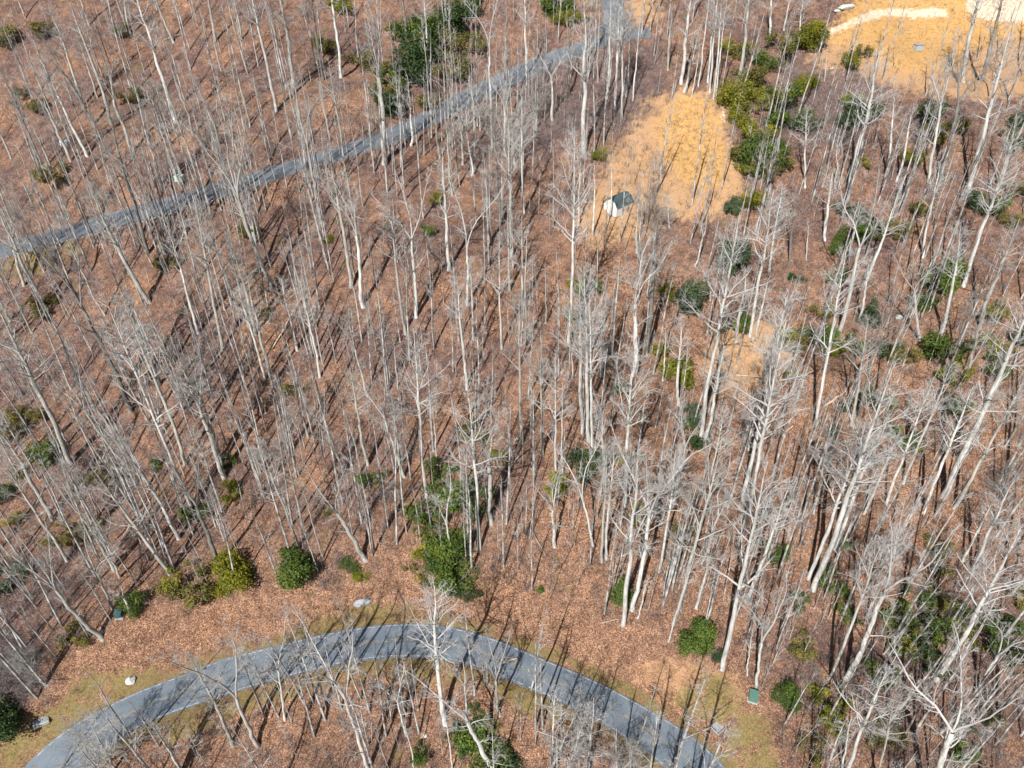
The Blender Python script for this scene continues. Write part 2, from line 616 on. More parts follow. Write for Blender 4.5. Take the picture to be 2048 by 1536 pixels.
gx = axis(-175, 175, .8, -4500, 4500)
gy = axis(30, 222, .8, -3500, 5500)
X, Y = np.meshgrid(gx, gy)
xs, ys = X.ravel(), Y.ravel()
zs = height(xs, ys)
DL, _ = dist_line(xs, ys, ((LOWA + LOWB) / 2)[::3])
DU, _ = dist_line(xs, ys, ((UPPA + UPPB) / 2)[::3])
PXG, _zd = project(np.stack([xs, ys, zs], 1))
wl = np.linalg.norm(LOWA - LOWB, axis=1)
wu = np.linalg.norm(UPPA - UPPB, axis=1)


def strip_inside(px, up, dn):
    return inside(px, list(map(tuple, resample(up, 80))) + list(map(tuple, resample(dn, 80)))[::-1])


in_low = strip_inside(PXG, LOW_UP, LOW_DN) & (DL < 8) & (_zd > 10)
in_upp = strip_inside(PXG, UPP_UP, UPP_DN) & (DU < 8) & (_zd > 10)
micro = .05 * np.sin(xs * 2.9 + ys) + .05 * np.sin(ys * 3.7 - xs * 1.3)
zs = zs + np.where((DL < 6) | (DU < 5), 0, micro)
zs = zs - np.where(in_low & (DL < 2.6), .25, 0) - np.where(in_upp & (DU < 1.9), .25, 0)
nx, ny = len(gx), len(gy)
ii = (np.arange(ny - 1)[:, None] * nx + np.arange(nx - 1)[None]).ravel()
GF = np.stack([ii, ii + 1, ii + nx + 1, ii + nx], 1)
gm = mk_mesh('ground', np.stack([xs, ys, zs], 1), GF, M_GROUND, True)
vis = (_zd > 10) & (PXG[:, 0] > -400) & (PXG[:, 0] < 2450) & (PXG[:, 1] > -200) & (PXG[:, 1] < 1900)
Z1 = np.zeros((len(xs), 4), np.float32)
Z2 = np.zeros((len(xs), 4), np.float32)
Z1[:, 3] = 1
Z2[:, 3] = 1
pv = PXG[vis]
for zl, arr, ch, sg in ((STRAW, Z1, 0, 22), (GRASS, Z1, 1, 14), (PALE, Z1, 2, 6), (TANISH, Z2, 2, 22), (BROWN, Z2, 1, 20), (WARM, Z2, 0, 60)):
    acc = np.zeros(len(pv))
    for poly in zl:
        acc = np.maximum(acc, soft(pv, poly, sg, 14) * (.5 if poly is TANISH[4] else 1))
    arr[vis, ch] = acc
sh = np.clip(1 - (np.minimum(np.abs(DL - 3.3), 9) - .7) / 1.6, 0, 1) * (DL > 2) * .9
Z1[:, 1] = np.maximum(Z1[:, 1], sh)
su = np.clip(1 - (DU - 2.9) / 1.8, 0, 1) * .75
Z1[:, 1] = np.maximum(Z1[:, 1], su * .8)
Z2[:, 2] = np.maximum(Z2[:, 2], su * .5)
Z2[:, 0] = np.maximum(Z2[:, 0] * .75, np.clip(1 - (DL - 6) / 18, 0, 1) * .8)
for arr, nm in ((Z1, 'zone'), (Z2, 'zone2')):
    a_ = gm.color_attributes.new(nm, 'FLOAT_COLOR', 'POINT')
    a_.data.foreach_set('color', arr.ravel())
obj('ground', gm, kind='structure')

# ------------------------------------------------------------------ roads


def road_mesh(name, A, B, mat, u0=0.0, u1=1.0, lift=.035, n=9, thick=False):
    t = np.linspace(u0, u1, n)
    P = A[:, None] * (1 - t)[None, :, None] + B[:, None] * t[None, :, None]
    P = P.reshape(-1, 3)
    P[:, 2] = height(P[:, 0], P[:, 1]) + lift
    k = len(A)
    i = (np.arange(k - 1)[:, None] * n + np.arange(n - 1)[None]).ravel()
    F = np.stack([i, i + n, i + n + 1, i + 1], 1)
    if thick:                                   # skirt, so the pavement has a real edge
        g = P.reshape(k, n, 3)
        for side in (0, n - 1):
            top = g[:, side]
            low = top.copy()
            low[:, 2] -= .3
            o = len(P)
            P = np.concatenate([P, top, low])
            j = np.arange(k - 1)
            F = np.concatenate([F, np.stack([o + j, o + j + 1, o + k + j + 1, o + k + j], 1)])
    return mk_mesh(name, P, F, mat, False)


def line_at(A, B, off, w, name, mat, sl=slice(None), lift=.041, gaps=None):
    A, B = A[sl], B[sl]
    d = B - A
    L = np.linalg.norm(d, axis=1, keepdims=True)
    d = d / L
    if off < 0:
        a0 = B + d * (off - w)
    elif off == 0:
        a0 = (A + B) / 2 - d * w / 2
    else:
        a0 = A + d * off
    return road_mesh(name, a0, a0 + d * w, mat, 0, 1, lift, 2)


rd = obj('road', road_mesh('road', LOWA, LOWB, M_ROAD, thick=True), kind='structure')
obj('edge_line', line_at(LOWA, LOWB, .22, .10, 'edge_line', M_WHITE), rd)
obj('edge_line', line_at(LOWA, LOWB, -.22, .10, 'edge_line', M_WHITE), rd)
cA, cB = LOWA + (LOWB - LOWA) * .5, None
dv = (LOWB - LOWA) / np.linalg.norm(LOWB - LOWA, axis=1, keepdims=True)
obj('centre_line', road_mesh('centre_line', cA - dv * .17, cA - dv * .06, M_YELLOW, 0, 1, .041, 2), rd)
obj('centre_line', road_mesh('centre_line', cA + dv * .06, cA + dv * .17, M_YELLOW, 0, 1, .041, 2), rd)
lane = obj('lane', road_mesh('lane', UPPA, UPPB, M_LANE, thick=True), kind='structure')
obj('edge_line', line_at(UPPA, UPPB, .15, .1, 'edge_line', M_WHITE, slice(0, 70)), lane)
obj('edge_line', line_at(UPPA, UPPB, -.15, .09, 'edge_line', M_WHITE, slice(0, 64)), lane)
spA = ground_at(resample([(1245, 52), (1262, 57), (1280, 58), (1300, 56)], 12))
spB = ground_at(resample([(1240, 92), (1262, 80), (1282, 76), (1302, 76)], 12))
obj('driveway', road_mesh('driveway', spA, spB, M_LANE, lift=.05, n=6, thick=True), kind='structure')
print('ground', nx * ny)

# ------------------------------------------------------------------ tree prototypes


def unit(v):
    return v / (np.linalg.norm(v, axis=-1, keepdims=True) + 1e-9)


def path_from(P0, D, L, k, jit, up, g):
    """curved polylines starting at P0 in direction D"""
    N = len(P0)
    P = np.zeros((N, k + 1, 3))
    P[:, 0] = P0
    d = D.copy()
    for s in range(k):
        d = unit(d + g.normal(0, jit, (N, 3)) + np.array([0, 0, up]) / k)
        P[:, s + 1] = P[:, s] + d * (L / k)[:, None]
    return P


def spawn(P, R, m, t0, t1, ang, lf, k, jit, up, rf, g, rmin=.006, lpar=None):
    """m children from each parent polyline"""
    N, K, _ = P.shape
    t = g.uniform(t0, t1, (N, m)) if m > 3 else np.linspace(t0, t1, m)[None].repeat(N, 0) + g.uniform(-.08, .08, (N, m))
    t = np.clip(t, 0, .999) * (K - 1)
    i = t.astype(int)
    f = t - i
    n = np.arange(N)[:, None]
    A, B = P[n, i], P[n, i + 1]
    base = A + (B - A) * f[..., None]
    tan = unit(B - A)
    rad = R[n, i] * (1 - f) + R[n, i + 1] * f
    rnd = unit(g.normal(size=(N, m, 3)))
    side = unit(rnd - (rnd * tan).sum(-1, keepdims=True) * tan)
    a = np.radians(g.uniform(ang[0], ang[1], (N, m)))[..., None]
    D = tan * np.cos(a) + side * np.sin(a)
    pl = np.linalg.norm(P[:, -1] - P[:, 0], axis=1)[:, None]
    L = pl * g.uniform(lf[0], lf[1], (N, m)) * (1.15 - .55 * t / (K - 1))
    C = path_from(base.reshape(-1, 3), D.reshape(-1, 3), L.ravel(), k, jit, up, g)
    r0 = np.maximum(rad.ravel() * rf, rmin)
    CR = r0[:, None] * np.linspace(1, .35, k + 1)[None]
    return C, CR


def tree_proto(kind, seed, lean=0.0):
    g = np.random.default_rng(seed)
    H = 30.0
    K = 16
    z = np.linspace(0, 1, K + 1)
    trunks, crown = [], []
    wob = np.cumsum(g.normal(0, .085, (K + 1, 2)), 0)
    wob -= z[:, None] * wob[-1]
    if kind == 'tall':
        top, cs, r0, nl = 1.0, g.uniform(.42, .56), .30, int(g.integers(24, 32))
    elif kind == 'slim':
        top, cs, r0, nl = 1.0, g.uniform(.5, .65), .20, int(g.integers(13, 18))
    elif kind == 'spread':
        top, cs, r0, nl = .55, .40, .40, 8
    elif kind == 'fork':
        top, cs, r0, nl = .42, .9, .32, 1
    elif kind == 'bushy':
        top, cs, r0, nl = .75, .12, .26, 34
    zz = z * top
    TP = np.stack([wob[:, 0], wob[:, 1], zz * H], 1)
    flare = 1 + .22 * np.exp(-zz * H / .7)
    endr = {'tall': .09, 'slim': .12, 'spread': .62, 'fork': .72, 'bushy': .12}[kind]
    TR = r0 * (1 - .25 * z - (.75 - endr) * z ** 2.4) * flare if kind in ('tall', 'slim') else r0 * (1 - (1 - endr) * z) * flare
    TR = TR * (1 + g.normal(0, .02, K + 1))
    tv = [tubes(TP[None], TR[None], 9)]
    # level-1 axes from which limbs spring
    limbs = []
    if kind in ('tall', 'slim', 'bushy'):
        t = np.sort(g.uniform(cs, .98, nl))
        az = np.arange(nl) * 2.4 + g.uniform(-.5, .5, nl)
        c = (t - cs) / (1 - cs)
        el = np.radians(g.uniform(28, 50, nl) + 12 * (1 - c))      # angle off vertical
        Lm = {'tall': 6.2, 'slim': 3.7, 'bushy': 8.5}[kind]
        L = Lm * (1 - .72 * c ** 1.3) * (.55 + .45 * np.minimum(1, c * 4 + .3)) * g.uniform(.65, 1.2, nl)
        P0 = np.stack([np.interp(t * top, zz, TP[:, i]) for i in range(3)], 1)
        D = np.stack([np.cos(az) * np.sin(el), np.sin(az) * np.sin(el), np.cos(el)], 1)
        LP = path_from(P0, D, L, 5, .17, .34, g)
        rl = np.maximum(np.interp(t * top, zz, TR) * g.uniform(.34, .55, nl), .035)
        LR = rl[:, None] * np.linspace(1, .28, 6)[None]
        limbs.append((LP, LR))
    nlead = {'spread': int(g.integers(3, 5)), 'fork': 2}.get(kind, 0)
    if nlead:
        az = np.arange(nlead) * 2 * math.pi / nlead + g.uniform(0, 6)
        el = np.radians(g.uniform(7, 20, nlead) if kind == 'spread' else g.uniform(9, 17, nlead))
        D = np.stack([np.cos(az) * np.sin(el), np.sin(az) * np.sin(el), np.cos(el)], 1)
        L = H * (1 - top) * g.uniform(.9, 1.1, nlead) / np.cos(el * .6)
        LP = path_from(np.repeat(TP[-1][None], nlead, 0), D, L, 9, .13, .36, g)
        LR = (TR[-1] * g.uniform(.66, .82, nlead))[:, None] * np.linspace(1, .16, 10)[None]
        crown.append(tubes(LP, LR, 7))
        A, AR = spawn(LP, LR, 12 if kind == 'fork' else 11, .18, .97, (26, 58), (.15, .30) if kind == 'spread' else (.12, .25), 5, .24, .42, .40, g, .03)
        limbs.append((A, AR))
        if kind == 'spread':
            t = g.uniform(.5, .97, 5)
            az = g.uniform(0, 6.28, 5)
            P0 = np.stack([np.interp(t * top, zz, TP[:, i]) for i in range(3)], 1)
            D = np.stack([np.cos(az) * .85, np.sin(az) * .85, np.full(5, .5)], 1)
            LP2 = path_from(P0, unit(D), g.uniform(3, 6, 5), 5, .22, .45, g)
            LR2 = (np.interp(t * top, zz, TR) * .36)[:, None] * np.linspace(1, .25, 6)[None]
            limbs.append((LP2, LR2))
    LP = np.concatenate([a for a, _ in limbs])
    LR = np.concatenate([b for _, b in limbs])
    crown.append(tubes(LP, LR, 5))
    m2 = {'tall': 7, 'slim': 6, 'spread': 7, 'fork': 7, 'bushy': 9}[kind]
    m3 = {'tall': 7, 'slim': 6, 'spread': 7, 'fork': 7, 'bushy': 10}[kind]
    BP, BR = spawn(LP, LR, m2, .22, 1, (25, 60), (.28, .55), 3, .18, .15, .55, g, .022)
    crown.append(tubes(BP, BR, 3))
    QP, QR = spawn(BP, BR, m3, .15, 1, (22, 60), (.35, .75), 2, .22, .12, .6, g, .0125)
    crown.append(tubes(QP, QR, 3, 'point'))
    return join(tv), join(crown)


PROTO = {}
NVAR = {'tall': 6, 'slim': 5, 'spread': 6, 'fork': 4, 'bushy': 3}
for kd, nv in NVAR.items():
    PROTO[kd] = []
    for i in range(nv):
        (tv, tf), (cv, cf) = tree_proto(kd, 100 + 17 * i + len(kd))
        tm = mk_mesh('trunk', tv, tf, M_BARK, True)
        cm = mk_mesh('crown', cv, cf, M_TWIG, False)
        PROTO[kd].append((tm, cm, {'tall': .30, 'slim': .20, 'spread': .40, 'fork': .32, 'bushy': .26}[kd]))
    print(kd, len(PROTO[kd][0][1].polygons))

# base x, base y, top x, top y, trunk width (photo pixels), habit, tone
TREES = """
22 317 -28 215 5 t
82 348 0 140 5 t d
105 343 60 240 4 t
142 322 48 115 6 f
174 312 70 95 6 t
188 250 80 60 7 f
165 212 92 5 5 t
222 248 135 -20 6 t
195 195 150 60 4 t
267 307 190 100 7 f
297 506 215 205 7 t d
352 350 290 140 5 t
362 350 300 160 5 t
352 245 262 -45 7 t
403 378 328 165 4 t
386 270 338 110 4 s
500 252 470 115 3 s
323 380 283 200 3 s
465 400 398 125 6 f
542 582 415 215 8 f
524 543 430 290 6 t
45 220 16 145 3 s
237 68 203 -40 6 t
262 70 238 -45 4 t
347 85 298 -35 5 t
430 82 408 -70 7 t
483 78 460 -35 4 t
553 222 495 -55 6 t p
443 142 424 58 3 s p
587 175 548 -65 8 t
574 178 540 25 3 s p
647 160 612 -75 5 t
682 155 653 -65 6 t p
770 328 745 -10 10 f
822 290 820 130 5 y p
687 312 658 120 4 t
642 445 590 145 6 f
655 262 632 155 3 s
860 130 845 -35 4 t
815 105 803 -65 6 t d
892 65 889 -60 5 t
897 237 887 25 3 s
982 215 974 -45 5 y p
1003 445 983 190 6 t d
1022 515 1014 190 5 t
945 350 924 195 4 f
880 318 869 185 4 t
905 392 892 240 4 s
1165 308 1168 5 9 t p
1230 217 1242 -45 5 t
1243 238 1246 -35 4 t p
1253 192 1262 15 5 t p
1215 187 1222 -5 3 s
1266 200 1282 25 3 s
1336 140 1345 15 5 t
1361 168 1386 -55 7 t p
1368 184 1400 55 4 t
1384 192 1400 90 3 s
1395 172 1421 -35 3 s p
1416 165 1431 -35 4 t
1420 185 1441 -35 4 t
1428 198 1448 -25 4 t p
1432 190 1457 -15 3 s
1478 160 1503 -60 7 t
1138 190 1140 60 5 t d
1048 425 1044 175 5 t
1037 375 1040 265 3 s
1137 685 1150 265 6 t p
1196 165 1201 -5 3 s
1322 362 1288 280 4 b
1217 440 1225 295 3 s p
1186 470 1190 330 4 s p
1319 15 1323 -65 5 t p
1192 100 1195 -45 4 t
1121 42 1121 -65 3 s p
1084 170 1083 45 3 s
1054 150 1051 -45 4 t
1690 403 1757 105 9 t p
1858 365 1905 65 6 f
1880 370 1955 55 9 f
1926 165 1975 -65 9 t
1961 162 2020 -55 7 t
1940 388 2030 40 8 t
1996 387 2037 215 5 t
1671 375 1672 245 4 y p
1611 375 1617 215 4 t
1771 352 1792 185 5 t
1793 362 1832 215 5 t
1648 162 1656 105 3 s
1568 60 1591 -45 4 t p
1537 88 1543 -65 5 t p
1601 60 1613 -55 5 b
20 641 -50 515 5 t
92 621 -20 395 6 t
65 666 -10 505 4 t
47 571 -5 425 6 t
142 927 -25 585 9 t
131 930 48 745 3 s
262 822 60 395 9 f d
299 605 178 365 8 t
332 507 288 375 6 t
387 1020 210 595 6 t
441 1132 345 900 9 f d
370 928 242 605 7 t
358 1077 213 815 7 f
338 1148 180 935 7 t
105 1040 -15 835 8 t
133 1123 -15 910 6 t
228 1140 92 930 6 f
193 1060 138 930 6 t
248 928 98 735 5 f
222 865 148 755 5 t
273 1030 222 926 3 s
395 948 361 875 3 s
449 954 350 685 9 f
447 940 373 685 5 t
440 925 358 715 5 t
443 1022 383 855 4 t
205 1280 20 1080 9 f
239 1155 185 1030 5 f
265 1226 222 1148 5 y p
225 1218 162 1075 5 f
597 1095 518 885 5 t
732 1120 618 935 10 f
603 1050 558 845 4 t
647 1115 598 975 3 s
689 945 618 775 5 f
736 931 698 735 6 t
599 950 568 785 3 s
808 953 733 735 7 f
804 930 784 785 4 t
853 994 827 655 7 t p
877 930 864 765 3 s
907 1117 868 925 4 y p
958 1099 933 765 7 t p
982 1046 975 735 11 y
931 1127 925 1025 3 s
812 1066 793 980 3 s
714 917 689 825 3 s
729 614 698 335 8 f
704 574 658 295 7 t
812 666 774 385 6 t
833 634 813 335 7 f p
898 539 884 295 7 t
935 610 934 345 6 y p
934 778 914 555 6 t p
947 679 940 515 4 t p
1004 697 999 465 4 t p
1019 581 1017 405 5 t
981 484 977 295 5 t
534 616 504 495 5 t
594 701 563 555 5 t
640 754 598 565 5 t
547 773 493 555 6 t
531 757 478 575 5 t
752 699 734 605 4 s
724 681 704 555 3 s
735 792 688 615 5 f
775 775 764 675 4 t
795 778 784 675 3 s
634 656 598 515 4 t
445 699 383 385 6 t
397 666 328 415 6 f
450 619 398 425 4 t
511 669 458 465 6 t
500 660 453 475 5 t
210 631 133 475 4 s
152 759 124 645 3 s
268 772 198 655 3 s
318 771 233 555 6 t
1043 618 1043 435 5 t
1090 646 1090 525 3 s
1165 866 1159 555 7 t p
1177 882 1168 535 7 t p
1185 893 1180 595 5 t p
1266 748 1276 475 10 f
1109 1092 1104 955 7 f p
1087 910 1082 695 5 t
1113 941 1112 695 4 t p
1044 889 1040 595 6 t
1125 953 1125 765 3 s p
1187 1092 1134 865 5 y p
1209 966 1199 785 6 f
1213 1119 1229 885 5 t p
1203 1124 1214 895 5 t
1252 1014 1273 695 7 t p
1245 1249 1277 905 9 t p
1266 1217 1332 845 9 f p
1318 1143 1352 895 5 t p
1276 1235 1296 1145 4 s
1345 1247 1442 875 7 t
1403 1127 1492 875 4 y p
1393 1217 1446 1035 5 y p
1400 882 1487 395 8 t p
1408 887 1452 695 7 t p
1474 684 1491 535 6 t
1499 672 1546 375 6 t p
1509 675 1536 555 5 t p
1482 1016 1577 595 8 t p
1480 1088 1577 605 7 t
1445 1340 1556 845 9 t p
1494 1202 1582 975 7 t p
1514 1371 1541 1145 6 y p
1495 1351 1501 1265 3 s p
1617 1157 1732 855 7 t p
1627 1179 1832 615 10 t p
1671 1098 1762 845 7 t p
1728 1027 1802 855 5 t
1774 1007 1862 755 5 t p
1806 967 1902 725 5 t p
1847 1027 1952 775 6 t p
1887 991 2078 555 11 t p
1907 1015 2052 745 6 t
1927 1123 1987 995 5 t
1943 1150 2032 945 6 t p
1661 1359 1762 1085 6 t p
1693 1357 1852 1000 10 f p
1874 1359 2042 1055 9 t
1956 1379 2062 1195 6 y
1690 1562 1777 1335 7 t p
1752 1564 1770 1370 4 t
1845 1600 1965 1310 14 f p
1627 1027 1666 845 4 t
1702 851 1737 635 5 t
1717 839 1787 565 5 t
1628 851 1692 495 6 t p
1678 667 1762 325 8 f p
1926 572 2032 275 7 t p
1931 562 2020 300 5 t p
1958 656 2042 435 8 t
1883 667 1927 445 6 t
1841 680 1822 495 6 f
1718 642 1736 515 5 t
1846 515 1881 325 5 t
1696 525 1721 395 4 t
1651 480 1666 335 6 t
1577 531 1584 385 4 t
1613 520 1605 435 3 s
1538 541 1566 375 5 t p
1731 565 1802 375 5 t
1905 711 1947 585 5 t
1933 760 1957 635 5 t
1086 766 1080 635 3 s
1144 757 1140 675 3 s p
1202 752 1206 555 6 f p
1225 711 1241 515 3 s p
1294 705 1316 425 9 t d
1358 811 1362 635 6 t p
1326 761 1331 655 3 s
1390 531 1427 395 4 y
1310 482 1298 325 6 b
1274 506 1279 365 5 t
1157 450 1155 295 4 s p
1346 1007 1392 795 6 f p
466 1491 383 1315 7 t
518 1490 395 1228 8 y
363 1538 300 1435 5 t p
230 1542 150 1395 5 b
205 1542 108 1415 4 b
85 1372 12 1285 6 b
570 1438 543 1235 5 f p
738 1540 640 1255 8 f p
812 1470 779 1345 5 f
891 1449 867 1185 9 t p
990 1548 880 1330 11 f
905 1540 889 1435 3 s p
826 1533 809 1445 3 s
1103 1537 1111 1375 5 t p
1130 1542 1201 1365 5 b p
1258 1565 1268 1465 5 b
1000 1432 984 1285 6 f
1685 1541 1691 1425 4 s
200 420 190 335 6 b
425 300 410 190 5 b
640 480 625 400 5 b
1340 455 1330 365 6 b
1420 600 1405 520 5 b
120 470 100 370 5 b
1030 330 1020 200 6 b
960 260 955 150 5 b
1500 900 1490 800 5 b p
1560 460 1560 370 4 b
40 1350 25 1280 5 b
1760 1120 1790 1040 6 b
2000 1000 2030 900 5 b d
950 292 945 130 5 f
985 300 980 150 5 b
1012 312 1008 140 5 f
1045 330 1042 160 5 b
1072 262 1070 110 5 b
1105 240 1102 90 5 f
925 330 915 170 5 b
"""

# centre x, centre y, width (photo pixels), colour, form, height ratio
SHRUBS = """
598 1130 86 g r 1.0
470 1146 86 y r .9
385 1163 80 o l .8
348 1155 50 y l .9
440 1170 44 y m .9
265 1204 42 g m 1.2
150 1272 50 o l .9
100 906 62 g r .9
130 1068 50 o l .8
462 985 42 y l 1.2
6 985 44 d m 1
18 1150 60 d l .9
14 1440 86 d r 1.1
456 922 26 g l 1.1
500 463 34 o l 1.1
340 527 44 o l .8
530 626 24 o l 1
590 780 36 o l .9
745 957 46 g l .9
868 1020 70 g l .9
905 975 74 g m 1
945 1000 60 g l .9
890 1070 84 g m .9
862 1095 50 y l .9
905 1110 84 g m .9
915 1150 76 g m .9
928 1180 50 d m .9
850 1140 56 o l .9
945 868 50 o l 1
880 940 50 g l .9
1000 910 36 y l .8
1240 1182 52 g c 1.0
1385 1272 76 g r .95
1436 1311 26 d c .9
1165 922 66 d m .8
1109 968 50 y m .8
1243 775 32 g l .9
1350 742 62 y m .9
1322 700 34 y l .8
1380 600 64 s r 1.2
1400 880 40 d l 1.2
1465 520 70 s r 1.4
1460 415 36 s r 1.2
1502 395 52 y l .9
1385 832 44 s l 1.2
1365 1062 44 o l .9
1330 585 34 y l 1
1468 190 56 y m 1.3
1478 240 40 y m 1.2
1498 150 52 o m .9
1530 125 50 g m .9
1512 310 74 g m 1.0
1490 335 44 y l .9
1528 350 36 o l .8
1540 200 60 y l .8
1500 215 44 o l .9
1560 90 62 o l .8
1615 82 62 y r .9
1588 176 44 y m .8
1612 163 34 y m 1
1697 128 42 y r .9
1718 105 30 o l 1
1565 235 34 y l .8
1565 300 30 g l .9
1545 330 50 o l .8
1712 235 58 d r 1.2
1708 205 40 y l .9
1740 225 40 g l .9
1858 228 44 d l 1.3
1842 418 34 y l 1
1872 556 70 g r 1.2
1848 600 44 g m .9
1735 632 40 d c 1.1
1678 485 36 g c 1.1
1668 552 38 g l 1
1590 557 28 d l .9
1720 440 60 d l .9
1800 460 50 o l .9
1886 697 74 g l 1.2
1905 748 50 y l 1.1
1990 622 54 o l .9
1985 688 46 y l .9
1958 410 50 d l 1.2
1640 620 40 o l 1
1730 792 42 s l 1
1806 870 50 g l .7
1820 888 34 y l .7
1662 862 26 g r .8
1688 812 26 d r .8
1826 1222 90 g l .9
1800 1262 60 y l .9
1810 1300 50 g l .9
1572 1385 54 g c .8
1658 1402 66 y l .9
1604 1285 56 o l .8
1752 1337 56 g l .9
2010 1292 90 g l .9
1990 1240 50 d l .9
1865 1330 46 d l .9
1542 1096 50 g l 1
1925 1500 46 g l .9
1880 1130 40 o l .9
1760 1460 56 o l .9
1620 1490 50 o l .8
965 1490 104 g m 1.0
925 1465 54 d l 1.1
1000 1515 60 d m .9
955 1425 40 g l 1.2
842 1500 42 g l 1
1082 1178 18 g r .9
830 100 90 d m 1
820 145 70 d m 1
845 65 80 g m 1
790 205 62 d m 1
768 190 50 o l 1
785 160 56 g l .9
815 60 60 g l .9
870 95 80 o l .9
900 140 70 o l .8
905 40 80 d l .9
925 15 70 g l .9
680 12 46 y m .9
650 97 42 o r 1
1112 20 62 g r .9
1130 36 40 y m .9
1162 38 26 y l .8
950 90 60 o l .8
722 120 46 o l .8
5 76 54 o l .9
95 60 42 o l 1
245 62 28 o l 1.2
110 348 60 o l .7
45 185 30 o l .9
1197 308 30 y m .6
50 835 50 o l .9
12 850 60 o l .9
215 948 52 o l .9
35 1035 30 y l .8
700 1130 34 g m .9
725 1150 30 y m .8
650 1020 24 o l 1
870 400 30 y l .9
857 460 30 g l .9
655 480 22 y l .8
1690 1225 44 g l .9
1590 1200 36 g l 1
2030 1190 40 o l .9
2035 240 44 d l .9
2020 380 36 o l .9
"""

BRUSHY = [(600, 430, 22, 40), (40, 1340, 38, 130), (130, 1200, 60, 120), (1130, 240, 40, 140), (1290, 190, 30, 90), (1210, 250, 40, 90), (660, 1150, 26, 50),
          (1020, 1120, 36, 60), (1620, 230, 50, 130), (1870, 1200, 60, 110), (1640, 1350, 50, 90), (450, 1470, 60, 60), (700, 1470, 90, 130),
          (540, 280, 60, 70), (90, 420, 60, 80), (1180, 1520, 60, 50), (1240, 1500, 30, 40), (1360, 420, 50, 50), (1230, 340, 40, 40), (1960, 1480, 60, 90)]


# ------------------------------------------------------------------ landmarks and wording
LANDMARKS = [
    (1218, 415, 'the white shed with teal roof'), (1385, 300, 'the oval straw clearing'), (1740, 90, 'the golden field'),
    (1250, 70, 'the driveway fork'), (360, 355, 'the pale box above the lane'), (131, 288, 'the blue-grey boulder'),
    (598, 1130, 'the round shrub above the road'), (465, 1145, 'the bright paired laurels'), (885, 1070, 'the long rhododendron thicket'),
    (1082, 1178, 'the tiny round shrub'), (1505, 1387, 'the green roadside cabinet'), (1242, 1185, 'the narrow green holly'),
    (1385, 1272, 'the bushy green laurel'), (245, 1080, 'the pale fallen log'), (265, 1362, 'the split white stone'),
    (722, 1205, 'the paired grey roadside stones'), (965, 1490, 'the big shrub below the road'), (1668, 803, 'the orange broken log'),
    (1500, 700, 'the sandy clearing'), (1465, 520, 'the grey-green young pine'), (1380, 600, 'the dark young pine'),
    (1350, 740, 'the lime-green rhododendron'), (1870, 555, 'the tall dark holly'), (1826, 1225, 'the mossy green thicket'),
    (100, 905, 'the lone mid-green shrub'), (830, 110, 'the dark laurel thicket'), (650, 97, 'the lone olive shrub'),
    (1468, 195, 'the lime laurel column'), (1510, 310, 'the two-tone laurel clump'), (1615, 80, 'the yellow-green laurel'),
    (1712, 235, 'the deep green holly'), (500, 462, 'the olive laurel below the lane'), (340, 525, 'the mossy patch of laurel'),
    (770, 270, 'the bend of the lane'), (200, 440, 'the striped end of the lane'), (1886, 700, 'the shaggy green holly'),
    (1165, 921, 'the dark low laurel'), (1680, 485, 'the small dark holly'), (850, 1290, 'the crest of the road bend'),
    (1720, 480, 'the ivy-green thicket'), (2010, 1290, 'the broad green thicket'), (530, 625, 'the small olive sapling'),
    (20, 1440, 'the deep green corner shrub'), (215, 945, 'the straw-green shrub'), (745, 955, 'the small laurel by thin saplings'),
    (1100, 60, 'the bright laurel near the lane'), (900, 660, 'the middle of the open wood'), (1600, 1290, 'the olive shrub on leaves'),
    (150, 60, 'the upper wooded bank'), (400, 830, 'the long shadows bank'), (1100, 560, 'the smooth leaf slope'), (1950, 900, 'the pole-straight grove'),
]
LMW = ground_at([(a, b) for a, b, _ in LANDMARKS])
ORD = ['closest', 'second closest', 'third closest', 'fourth closest', 'fifth closest', 'sixth closest', 'seventh closest', 'eighth closest',
       'ninth closest', 'tenth closest', 'eleventh closest', 'twelfth closest', 'thirteenth closest', 'fourteenth closest', 'fifteenth closest',
       'sixteenth closest', 'seventeenth closest', 'eighteenth closest', 'nineteenth closest', 'twentieth closest']


def place_words(pts):
    """for each point: (ordinal, side, landmark) that names it among the others"""
    out = [None] * len(pts)
    buckets = {}
    for i, p in enumerate(pts):
        d = np.hypot(LMW[:, 0] - p[0], LMW[:, 1] - p[1])
        j = int(d.argmin())
        dx, dy = p[0] - LMW[j, 0], p[1] - LMW[j, 1]
        s = 'beside' if abs(dx) > 1.6 * abs(dy) else ('uphill of' if dy > 0 else 'downhill of')
        buckets.setdefault((j, s), []).append((d[j], i))
    for (j, s), l in buckets.items():
        l.sort()
        for k, (_, i) in enumerate(l):
            out[i] = (ORD[k] if len(l) > 1 or k else 'closest', s, LANDMARKS[j][2])
    return out


# ------------------------------------------------------------------ standing trees
trees = []
for ln in TREES.strip().splitlines():
    f = ln.split()
    if not f:
        continue
    trees.append([float(v) for v in f[:5]] + [f[5], f[6] if len(f) > 6 else ''])
NDIG = len(trees)
used = [(t[0], t[1]) for t in trees]
allpoly = STRAW + TANISH[3:4] + TANISH[4:5] + PALE


def blocked(px, m=14):
    for o in ((0, 0), (m, 0), (-m, 0), (0, m), (0, -m)):
        p = np.array([[px[0] + o[0], px[1] + o[1]]])
        if inside(p, LOW_UP + LOW_DN[::-1])[0] or inside(p, UPP_UP + UPP_DN[::-1])[0]:
            return True
    p = np.array([px])
    return any(inside(p, q)[0] for q in allpoly + GRASS[:1] + GRASS[3:4]) or inside(p, OPEN)[0] or inside(p, OPEN2)[0]


